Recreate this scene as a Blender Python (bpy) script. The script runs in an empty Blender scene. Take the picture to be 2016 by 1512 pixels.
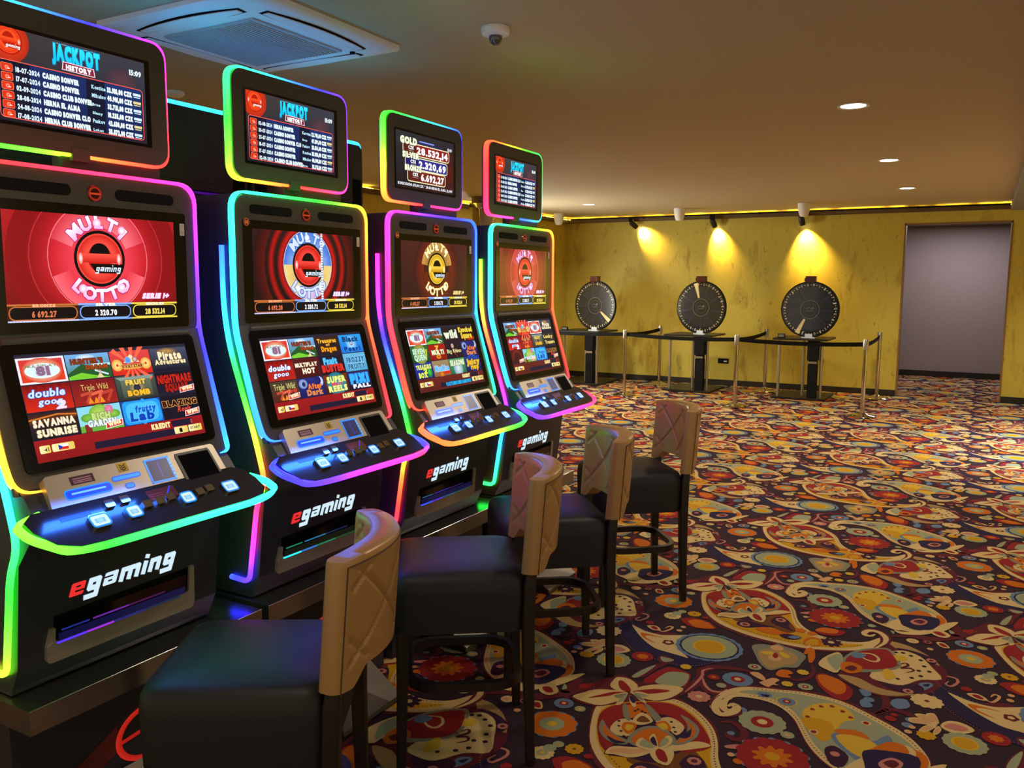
import bpy, math, random
from mathutils import Vector, Matrix
random.seed(7)
SC = bpy.context.scene
COL = SC.collection
PI = math.pi

# ------------------------------------------------------------------ colours
def lin(c):
    if isinstance(c, str):
        c = c.lstrip('#'); c = [int(c[i:i+2], 16)/255 for i in (0, 2, 4)]
    return tuple(x/12.92 if x <= .04045 else ((x+.055)/1.055)**2.4 for x in c[:3])
def hue(h, s=.67, v=1.0, k=5.0):
    """led colour: the dominant channels are driven harder, as in a real light strip"""
    import colorsys
    return tuple(c*(1+k*c**5) for c in lin(colorsys.hsv_to_rgb((h % 360)/360, s, v)))

# ------------------------------------------------------------------ materials
def mat(name, col, rough=.5, metal=0., spec=.5, coat=0., emit=None, es=0., noise=None, bump=None, attr=False, aes=0., abase=False):
    m = bpy.data.materials.new(name); m.use_nodes = True
    nt = m.node_tree; b = nt.nodes['Principled BSDF']
    b.inputs['Base Color'].default_value = (*lin(col), 1)
    b.inputs['Roughness'].default_value = rough; b.inputs['Metallic'].default_value = metal
    b.inputs['Specular IOR Level'].default_value = spec; b.inputs['Coat Weight'].default_value = coat
    b.inputs['Coat Roughness'].default_value = .06
    if emit:
        b.inputs['Emission Color'].default_value = (*lin(emit), 1); b.inputs['Emission Strength'].default_value = es
    if attr:
        a = nt.nodes.new('ShaderNodeVertexColor'); a.layer_name = 'Col'
        if aes:
            nt.links.new(a.outputs['Color'], b.inputs['Emission Color']); b.inputs['Emission Strength'].default_value = aes
        if abase:
            nt.links.new(a.outputs['Color'], b.inputs['Base Color'])
    tc = None
    if noise or bump:
        tc = nt.nodes.new('ShaderNodeTexCoord')
    if noise:                                   # (scale, amount, second colour, stretch)
        sc_, c2, lo, hi = noise[:4]
        mp = nt.nodes.new('ShaderNodeMapping'); mp.inputs['Scale'].default_value = noise[4] if len(noise) > 4 else (1, 1, 1)
        nt.links.new(tc.outputs['Object'], mp.inputs['Vector'])
        n = nt.nodes.new('ShaderNodeTexNoise'); n.inputs['Scale'].default_value = sc_; n.inputs['Detail'].default_value = 5
        nt.links.new(mp.outputs['Vector'], n.inputs['Vector'])
        r = nt.nodes.new('ShaderNodeValToRGB'); r.color_ramp.elements[0].position = lo; r.color_ramp.elements[1].position = hi
        r.color_ramp.elements[0].color = (*lin(c2), 1); r.color_ramp.elements[1].color = (*lin(col), 1)
        nt.links.new(n.outputs['Fac'], r.inputs['Fac']); nt.links.new(r.outputs['Color'], b.inputs['Base Color'])
    if bump:
        n2 = nt.nodes.new('ShaderNodeTexNoise'); n2.inputs['Scale'].default_value = bump[0]; n2.inputs['Detail'].default_value = 4
        mp2 = nt.nodes.new('ShaderNodeMapping'); mp2.inputs['Scale'].default_value = bump[2] if len(bump) > 2 else (1, 1, 1)
        nt.links.new(tc.outputs['Object'], mp2.inputs['Vector']); nt.links.new(mp2.outputs['Vector'], n2.inputs['Vector'])
        bp = nt.nodes.new('ShaderNodeBump'); bp.inputs['Strength'].default_value = bump[1]; bp.inputs['Distance'].default_value = .01
        nt.links.new(n2.outputs['Fac'], bp.inputs['Height']); nt.links.new(bp.outputs['Normal'], b.inputs['Normal'])
    return m

M = {}
M['screen'] = mat('screen glass', '#050506', .09, spec=.5, attr=True, aes=1.08)
M['strip'] = mat('rgb light strip', '#202020', .3, attr=True, aes=1.0)
M['glow'] = mat('rgb glow', '#101010', .3, attr=True, aes=1.0)
M['print'] = mat('printed surface', '#808080', .45, attr=True, abase=True)
M['case'] = mat('charcoal painted panel', '#4a4643', .42, spec=.4, bump=(900, .04))
M['body'] = mat('black cabinet steel', '#2b2b33', .38, spec=.5)
M['gloss'] = mat('black glossy bezel', '#0b0b0d', .12, spec=.6)
M['rubber'] = mat('black rubber', '#0c0c0e', .75, spec=.2)
M['grille'] = mat('black grille', '#101012', .8, spec=.2)
M['bronze'] = mat('brushed grey metal panel', '#b3a89c', .38, metal=.6, bump=(300, .03, (1, .02, 1)))
M['steel'] = mat('brushed stainless plate', '#9a9694', .2, metal=.95, bump=(200, .05, (1, .03, 1)))
M['chrome'] = mat('polished chrome', '#c9c2b6', .1, metal=1)
M['silver'] = mat('satin silver tube', '#b5b0a6', .3, metal=.9)
M['deck'] = mat('dark glossy deck', '#1c1c24', .2, spec=.6, coat=.3)
M['blackplate'] = mat('matt black board', '#15130f', .45)
M['wood'] = mat('wenge stained wood', '#1e1410', .42, spec=.4, noise=(6, '#120b08', .3, .7, (8, 8, .7)))
M['seat'] = mat('black leatherette', '#101013', .52, spec=.4, bump=(260, .05))
M['leather'] = mat('champagne leatherette', '#9f7a4a', .34, metal=.15, spec=.55, bump=(300, .05))
M['seam'] = mat('dark piping seam', '#3a2818', .7)
M['belt'] = mat('black webbing', '#0d0b0a', .8, spec=.15)
M['white'] = mat('white plastic', '#e8e6e0', .45)
M['acwhite'] = mat('ac white plastic', '#e2e2e6', .5)
M['acgrille'] = mat('ac grille plastic', '#a8a9ae', .6)
M['dark'] = mat('dark slot', '#060607', .9, spec=.1)
M['ceiling'] = mat('painted ceiling', '#bcab8a', .75, spec=.25, bump=(30, .02))
M['trim'] = mat('brown painted trim', '#5a4526', .55)
M['base'] = mat('dark baseboard', '#1d1712', .5)
M['bulk'] = mat('grey painted bulkhead', '#83827a', .7)
M['corr'] = mat('mauve grey quilted wallpaper', '#968680', .6, bump=(45, .35))
M['lamp'] = mat('lit lamp face', '#ffffff', .4, emit='#fff0dc', es=14)
M['cove'] = mat('yellow led tape', '#ffd060', .4, emit='#ffd850', es=22)
M['ramp'] = mat('dull stainless ramp', '#7d766c', .5, metal=.8)
M['pane'] = mat('glowing added pane', '#e8eef4', .3, emit='#f4f8f0', es=44)
M['red'] = mat('dark red acrylic', '#42100c', .2, spec=.6)
M['acrylic'] = mat('frosted acrylic foot', '#c4ccd2', .2, spec=.6)
M['wheelface'] = mat('glossy wheel face', '#15171c', .16, spec=.6, coat=.4, attr=True, abase=True)

def plaster():
    m = mat('gold venetian plaster', '#c79a34', .52, spec=.35)
    nt = m.node_tree; b = nt.nodes['Principled BSDF']
    tc = nt.nodes.new('ShaderNodeTexCoord')
    mp = nt.nodes.new('ShaderNodeMapping'); mp.inputs['Rotation'].default_value = (0, .6, 0); mp.inputs['Scale'].default_value = (1.5, 1.5, .55)
    nt.links.new(tc.outputs['Object'], mp.inputs['Vector'])
    n1 = nt.nodes.new('ShaderNodeTexNoise'); n1.inputs['Scale'].default_value = 3.2; n1.inputs['Detail'].default_value = 8; n1.inputs['Roughness'].default_value = .62; n1.inputs['Distortion'].default_value = .6
    nt.links.new(mp.outputs['Vector'], n1.inputs['Vector'])
    r1 = nt.nodes.new('ShaderNodeValToRGB')
    r1.color_ramp.elements[0].position = .30; r1.color_ramp.elements[0].color = (*lin('#a48c30'), 1)
    r1.color_ramp.elements[1].position = .46; r1.color_ramp.elements[1].color = (*lin('#c9b74c'), 1)
    e = r1.color_ramp.elements.new(.7); e.color = (*lin('#c4ae40'), 1)
    nt.links.new(n1.outputs['Fac'], r1.inputs['Fac'])
    n2 = nt.nodes.new('ShaderNodeTexNoise'); n2.inputs['Scale'].default_value = 14; n2.inputs['Detail'].default_value = 6; n2.inputs['Distortion'].default_value = 1.2
    nt.links.new(mp.outputs['Vector'], n2.inputs['Vector'])
    r2 = nt.nodes.new('ShaderNodeValToRGB'); r2.color_ramp.elements[0].position = .30; r2.color_ramp.elements[1].position = .35
    r2.color_ramp.elements[0].color = (.32, .27, .2, 1); r2.color_ramp.elements[1].color = (1, 1, 1, 1)
    nt.links.new(n2.outputs['Fac'], r2.inputs['Fac'])
    mx = nt.nodes.new('ShaderNodeMix'); mx.data_type = 'RGBA'; mx.blend_type = 'MULTIPLY'; mx.inputs['Factor'].default_value = .55
    nt.links.new(r1.outputs['Color'], mx.inputs['A']); nt.links.new(r2.outputs['Color'], mx.inputs['B'])
    nt.links.new(mx.outputs['Result'], b.inputs['Base Color'])
    bp = nt.nodes.new('ShaderNodeBump'); bp.inputs['Strength'].default_value = .35; bp.inputs['Distance'].default_value = .012
    nt.links.new(n1.outputs['Fac'], bp.inputs['Height']); nt.links.new(bp.outputs['Normal'], b.inputs['Normal'])
    return m
M['plaster'] = plaster()
def flicker(m):                                        # led dots of uneven brightness along the tape
    nt = m.node_tree; b = nt.nodes['Principled BSDF']; tc = nt.nodes.new('ShaderNodeTexCoord'); n = nt.nodes.new('ShaderNodeTexNoise')
    n.inputs['Scale'].default_value = 5; n.inputs['Detail'].default_value = 3; nt.links.new(tc.outputs['Object'], n.inputs['Vector'])
    r = nt.nodes.new('ShaderNodeMapRange'); r.inputs['From Min'].default_value = .42; r.inputs['From Max'].default_value = .66; r.inputs['To Min'].default_value = .6; r.inputs['To Max'].default_value = 36
    nt.links.new(n.outputs['Fac'], r.inputs['Value']); nt.links.new(r.outputs['Result'], b.inputs['Emission Strength'])
flicker(M['cove'])
M['carpet'] = mat('patterned carpet pile', '#808080', .95, spec=.08, attr=True, abase=True, bump=(700, .25))

# ------------------------------------------------------------------ mesh builder
class MB:
    def __init__(s): s.v = []; s.f = []; s.c = []; s.m = []; s.mi = 0
    def vert(s, p): s.v.append(tuple(p)); return len(s.v)-1
    def face(s, idx, col=None): s.f.append(tuple(idx)); s.c.append(col); s.m.append(s.mi)
    def box(s, x0, x1, y0, y1, z0, z1, col=None):
        i = len(s.v)
        for x in (x0, x1):
            for y in (y0, y1):
                for z in (z0, z1): s.v.append((x, y, z))
        for q in ((0, 1, 3, 2), (4, 6, 7, 5), (0, 4, 5, 1), (2, 3, 7, 6), (0, 2, 6, 4), (1, 5, 7, 3)): s.face([i+k for k in q], col)
        return s
    def prism(s, poly, ax, a0, a1, col=None):
        """extrude the 2-D outline along axis ax ('x','y','z')"""
        def P(p, a): return (a, p[0], p[1]) if ax == 'x' else (p[0], a, p[1]) if ax == 'y' else (p[0], p[1], a)
        n = len(poly); i = len(s.v)
        for p in poly: s.v.append(P(p, a0))
        for p in poly: s.v.append(P(p, a1))
        area = sum(poly[k][0]*poly[(k+1) % n][1]-poly[(k+1) % n][0]*poly[k][1] for k in range(n))
        flip = (area < 0) ^ (ax == 'y')
        A = list(range(i, i+n)); B = list(range(i+n, i+2*n))
        s.face(A if flip else A[::-1], col); s.face(B[::-1] if flip else B, col)
        for k in range(n):
            q = [A[k], A[(k+1) % n], B[(k+1) % n], B[k]]; s.face(q[::-1] if flip else q, col)
        return s
    def tube(s, pts, r, n=10, cap=True, col=None):
        """round tube along pts (r a number or a list)"""
        pts = [Vector(p) for p in pts]; N = len(pts); rings = []; ref = None
        for k in range(N):
            t = (pts[min(k+1, N-1)]-pts[max(k-1, 0)]).normalized()
            if ref is None: ref = Vector((0, 0, 1)) if abs(t.z) < .9 else Vector((1, 0, 0))
            a = t.cross(ref).normalized(); b_ = t.cross(a).normalized(); ref = a.cross(t)*1
            ref = b_*-1
            rr = r[k] if isinstance(r, (list, tuple)) else r
            rings.append([s.vert(pts[k]+a*(rr*math.cos(2*PI*j/n))+b_*(rr*math.sin(2*PI*j/n))) for j in range(n)])
        for k in range(N-1):
            for j in range(n): s.face([rings[k][j], rings[k][(j+1) % n], rings[k+1][(j+1) % n], rings[k+1][j]], col)
        if cap: s.face(rings[0][::-1], col); s.face(rings[-1], col)
        return s
    def lathe(s, prof, n=24, cen=(0, 0), axis='z', col=None, cap=True):
        """prof: list of (radius, height)"""
        rings = []
        for r, h in prof:
            ring = []
            for j in range(n):
                a = 2*PI*j/n; x, y = r*math.cos(a), r*math.sin(a)
                if axis == 'z': p = (cen[0]+x, cen[1]+y, h)
                elif axis == 'y': p = (cen[0]+x, h, cen[1]+y)
                else: p = (h, cen[0]+x, cen[1]+y)
                ring.append(s.vert(p))
            rings.append(ring)
        rev = axis == 'y'
        for k in range(len(rings)-1):
            for j in range(n):
                q = [rings[k][j], rings[k][(j+1) % n], rings[k+1][(j+1) % n], rings[k+1][j]]
                s.face(q[::-1] if rev else q, col)
        if not cap: return s
        s.face(rings[0] if rev else rings[0][::-1], col); s.face(rings[-1][::-1] if rev else rings[-1], col)
        return s
    def sweep(s, path, outs, hn, ho, cols=None, cap=True):
        """bevelled rectangle along path; outs = outward direction at each point; hn in-plane half, ho outward half"""
        N = len(path); path = [Vector(p) for p in path]; b = min(hn, ho)*.55
        sec = [(-hn, -ho+b), (-hn, ho-b), (-hn+b, ho), (hn-b, ho), (hn, ho-b), (hn, -ho+b), (hn-b, -ho), (-hn+b, -ho)]
        rings = []
        for k in range(N):
            t = (path[min(k+1, N-1)]-path[max(k-1, 0)]).normalized(); o = Vector(outs[k] if isinstance(outs, list) else outs)
            o = (o-t*o.dot(t)).normalized(); n_ = t.cross(o)
            rings.append([s.vert(path[k]+n_*a+o*c) for a, c in sec])
        for k in range(N-1):
            c = None
            if cols: c = [cols[k], cols[k], cols[k+1], cols[k+1]]
            for j in range(8): s.face([rings[k][j], rings[k][(j+1) % 8], rings[k+1][(j+1) % 8], rings[k+1][j]], c)
        if cap:
            s.face(rings[0][::-1], cols[0] if cols else None); s.face(rings[-1], cols[-1] if cols else None)
        return s
    def mesh(s, name, mats, org=(0, 0, 0), smooth=False):
        me = bpy.data.meshes.new(name)
        me.from_pydata([(x-org[0], y-org[1], z-org[2]) for x, y, z in s.v], [], s.f)
        for mm in (mats if isinstance(mats, (list, tuple)) else [mats]): me.materials.append(mm)
        if any(s.m): me.polygons.foreach_set('material_index', s.m)
        if any(c is not None for c in s.c):
            ca = me.color_attributes.new('Col', 'FLOAT_COLOR', 'CORNER'); buf = []
            for f, c in zip(s.f, s.c):
                if c is None: c = (.2, .2, .2)
                if isinstance(c[0], (int, float)): buf.extend((c[0], c[1], c[2], 1.)*len(f))
                else:
                    for q in c: buf.extend((q[0], q[1], q[2], 1.))
            ca.data.foreach_set('color', buf)
        if smooth:
            me.polygons.foreach_set('use_smooth', [True]*len(me.polygons))
            if isinstance(smooth, float): 
                try: me.set_sharp_from_angle(angle=smooth)
                except Exception: pass
        me.update()
        return me
    def build(s, name, mats, parent=None, org=(0, 0, 0), smooth=False):
        o = bpy.data.objects.new(name, s.mesh(name, mats, org, smooth)); COL.objects.link(o)
        if parent: o.parent = parent
        return o
SM = .6

def tag(o, label=None, cat=None, group=None, kind=None):
    if label: o['label'] = label
    if cat: o['category'] = cat
    if group: o['group'] = group
    if kind: o['kind'] = kind
    return o
def empty(name, loc, label, cat, rz=0., group=None):
    o = bpy.data.objects.new(name, None); COL.objects.link(o); o.location = loc; o.rotation_euler = (0, 0, rz)
    o.empty_display_size = .1
    return tag(o, label, cat, group)
def copy_tree(o, parent=None):
    c = o.copy(); COL.objects.link(c)
    if parent: c.parent = parent
    for ch in list(o.children): copy_tree(ch, c)
    return c
def struct(name, mb, m, smooth=False, label=None):
    o = mb.build(name, m, smooth=smooth); o['kind'] = 'structure'
    if label: o['label'] = label
    return o

def rrect(x0, y0, x1, y1, r, n=5):
    pts = []
    for cx, cy, a0 in ((x1-r, y0+r, -90), (x1-r, y1-r, 0), (x0+r, y1-r, 90), (x0+r, y0+r, 180)):
        for k in range(n+1):
            a = math.radians(a0+90*k/n); pts.append((cx+r*math.cos(a), cy+r*math.sin(a)))
    return pts
def round_path(pts, r, n=6):
    """round the corners of an open path (2-D or 3-D); r number or list for the inner corners"""
    pts = [Vector(p) for p in pts]; out = [pts[0]]
    for k in range(1, len(pts)-1):
        rr = r[k-1] if isinstance(r, (list, tuple)) else r
        a, b, c = pts[k-1], pts[k], pts[k+1]
        d1, d2 = (a-b), (c-b); l = min(rr, d1.length*.49, d2.length*.49)
        p, q = b+d1.normalized()*l, b+d2.normalized()*l
        for j in range(n+1):
            t = j/n; out.append(p*(1-t)**2+b*2*t*(1-t)+q*t*t)
    out.append(pts[-1]); return out
def dense(pts, step=.02):
    out = [pts[0]]
    for a, b in zip(pts, pts[1:]):
        L = (b-a).length; k = max(1, int(L/step))
        for j in range(1, k+1): out.append(a.lerp(b, j/k))
    return out
def path_hues(path, stops):
    L = [0]
    for a, b in zip(path, path[1:]): L.append(L[-1]+(b-a).length)
    res = []
    for l in L:
        t = l/L[-1]
        for (t0, h0), (t1, h1) in zip(stops, stops[1:]):
            if t <= t1 or (t1, h1) == stops[-1]:
                u = min(1, max(0, (t-t0)/max(1e-6, t1-t0))); res.append(hue(h0+(h1-h0)*u)); break
    return res

# ------------------------------------------------------------------ glyphs and the flat painter
_gl = {}
def glyph(ch, bold):
    k = (ch, round(bold, 3))
    if k in _gl: return _gl[k]
    cu = bpy.data.curves.new('g', 'FONT'); cu.body = ch; cu.size = 1; cu.offset = bold; cu.resolution_u = 2; cu.fill_mode = 'FRONT'
    ob = bpy.data.objects.new('g', cu); COL.objects.link(ob)
    me = bpy.data.meshes.new_from_object(ob.evaluated_get(bpy.context.evaluated_depsgraph_get()))
    vs = [(v.co.x, v.co.y) for v in me.vertices]; fs = [tuple(p.vertices) for p in me.polygons]
    x0 = min([v[0] for v in vs], default=0); x1 = max([v[0] for v in vs], default=.25)
    bpy.data.objects.remove(ob); bpy.data.meshes.remove(me); bpy.data.curves.remove(cu)
    _gl[k] = ([(x-x0, y) for x, y in vs], fs, x1-x0)
    return _gl[k]
def layout(s, bold=.02, gap=.07, base=None):
    """list of (glyph, x) and the total width; spacing taken from the unbold glyph so outlines line up"""
    x = 0; out = []
    for ch in s:
        if ch == ' ': x += .32; continue
        g0 = glyph(ch, base if base is not None else bold); g = glyph(ch, bold)
        out.append((g, x+(g0[2]-g[2])/2)); x += g0[2]+gap
    return out, max(.01, x-gap)
def clip_poly(pts, cols, R):
    for ax, lim, sg in ((0, R[0], 1), (0, R[2], -1), (1, R[1], 1), (1, R[3], -1)):
        np_, nc = [], []
        for k in range(len(pts)):
            a, b = pts[k-1], pts[k]; ca, cb = cols[k-1], cols[k]
            da, db = (a[ax]-lim)*sg, (b[ax]-lim)*sg
            if (da >= 0) != (db >= 0):
                t = da/(da-db); np_.append((a[0]+(b[0]-a[0])*t, a[1]+(b[1]-a[1])*t)); nc.append(tuple(x+(y-x)*t for x, y in zip(ca, cb)))
            if db >= 0: np_.append(b); nc.append(cb)
        pts, cols = np_, nc
        if len(pts) < 3: return [], []
    return pts, cols
class Paint:
    """flat artwork laid on a plane: u to the viewer's right, v up, layers stacked along the normal"""
    def __init__(s, w, h, lay=.00012): s.R = (-w/2, -h/2, w/2, h/2); s.w = w; s.h = h; s.p = []; s.dl = lay
    def poly(s, pts, col, L=1):
        c = lin(col) if isinstance(col, str) else col
        cols = [c]*len(pts) if isinstance(c[0], (int, float)) else list(c)
        pts, cols = clip_poly(list(pts), cols, s.R)
        if len(pts) > 2: s.p.append((pts, cols, L))
    def rect(s, x0, y0, x1, y1, col, col2=None, L=1):
        a = lin(col); b = lin(col2) if col2 else a
        s.poly([(x0, y0), (x1, y0), (x1, y1), (x0, y1)], [b, b, a, a], L)
    def ring(s, cx, cy, r0, r1, c0, c1=None, L=1, ry=1., n=40, a0=0, a1=360):
        c0 = lin(c0); c1 = lin(c1) if c1 else c0
        for k in range(n):
            a, b = math.radians(a0+(a1-a0)*k/n), math.radians(a0+(a1-a0)*(k+1)/n)
            A, B = (math.cos(a), math.sin(a)*ry), (math.cos(b), math.sin(b)*ry)
            if r0 > 0: s.poly([(cx+r0*A[0], cy+r0*A[1]), (cx+r1*A[0], cy+r1*A[1]), (cx+r1*B[0], cy+r1*B[1]), (cx+r0*B[0], cy+r0*B[1])], [c0, c1, c1, c0], L)
            else: s.poly([(cx, cy), (cx+r1*A[0], cy+r1*A[1]), (cx+r1*B[0], cy+r1*B[1])], [c0, c1, c1], L)
    def rr(s, x0, y0, x1, y1, r, col, L=1, edge=None, ew=.002):
        if edge: s.poly(rrect(x0-ew, y0-ew, x1+ew, y1+ew, r+ew, 3), edge, L); L += .5
        s.poly(rrect(x0, y0, x1, y1, r, 3), col, L)
    def line(s, pts, w, col, L=1):
        for a, b in zip(pts, pts[1:]):
            d = math.dist(a, b) or 1; nx, ny = -(b[1]-a[1])/d*w/2, (b[0]-a[0])/d*w/2
            ex, ey = (b[0]-a[0])/d*w*.3, (b[1]-a[1])/d*w*.3
            s.poly([(a[0]+nx-ex, a[1]+ny-ey), (a[0]-nx-ex, a[1]-ny-ey), (b[0]-nx+ex, b[1]-ny+ey), (b[0]+nx+ex, b[1]+ny+ey)], col, L)
    def text(s, t, x, y, w, h, col, L=5, bold=.03, shear=0., out=None, rot=0., c2=None, arc=0.):
        """fit t in the box with lower left corner x, y"""
        e0 = min(bold, .02 if 'g' in t else .038); jobs = []
        def shifts(e): return [(0, 0)] if e < .006 else [(-e, -e), (e, -e), (e, e), (-e, e)]
        if out: jobs += [(out, -.5, q) for q in shifts(bold+.045-e0)]
        jobs += [(col, 0, q) for q in shifts(bold-e0)]
        for cc, dL, (qx, qy) in jobs:
            lay, W = layout(t, e0, .07+max(0, bold-e0)*1.6)
            top = .73 if not all(c in 'acemnorsuvwxz' for c in t) else .55
            sx, sy = w/W, h/top; cr, sr = math.cos(rot), math.sin(rot)
            ca = lin(cc); cb = lin(c2) if (c2 and dL == 0) else ca
            for (vs, fs, gw), gx in lay:
                P = []
                for vx, vy in vs:
                    X = (vx+gx+qx)*sx; Y = (vy+qy)*sy+arc*h*(1-((X/w-.5)*2)**2); X += Y*shear
                    P.append((x+X*cr-Y*sr, y+X*sr+Y*cr))
                k = [max(0, min(1, vy/.73)) for _, vy in vs]
                C_ = [tuple(p+(q-p)*t_ for p, q in zip(cb, ca)) for t_ in k]
                for f in fs: s.poly([P[i] for i in f], [C_[i] for i in f], L+dL)
    def arctext(s, t, cx, cy, r, h, a_mid, span, col, L=6, bold=.06, out=None, up=True, c2=None):
        n = len(t)
        for i, ch in enumerate(t):
            a = math.radians(a_mid+(span/2-span*i/(n-1))*(1 if up else -1))
            px, py = cx+r*math.cos(a), cy+r*math.sin(a); ro = a-PI/2 if up else a+PI/2
            gw = glyph(ch, bold)[2]*h/.73*1.05
            s.text(ch, px-gw/2*math.cos(ro)+(0)*math.sin(ro), py-gw/2*math.sin(ro), gw, h, col, L, bold, 0, out, ro, c2)
    def build(s, name, m, org, U, V, parent=None, base=(0, 0, 0), mb=None):
        U, V = Vector(U), Vector(V); N = U.cross(V); b = mb or MB(); org = Vector(org)
        for pts, cols, L in s.p:
            i = len(b.v)
            for p in pts: b.v.append(tuple(org+U*p[0]+V*p[1]+N*(L*s.dl)))
            b.face(list(range(i, i+len(pts))), cols)
        return b.build(name, m, parent, base)

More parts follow.
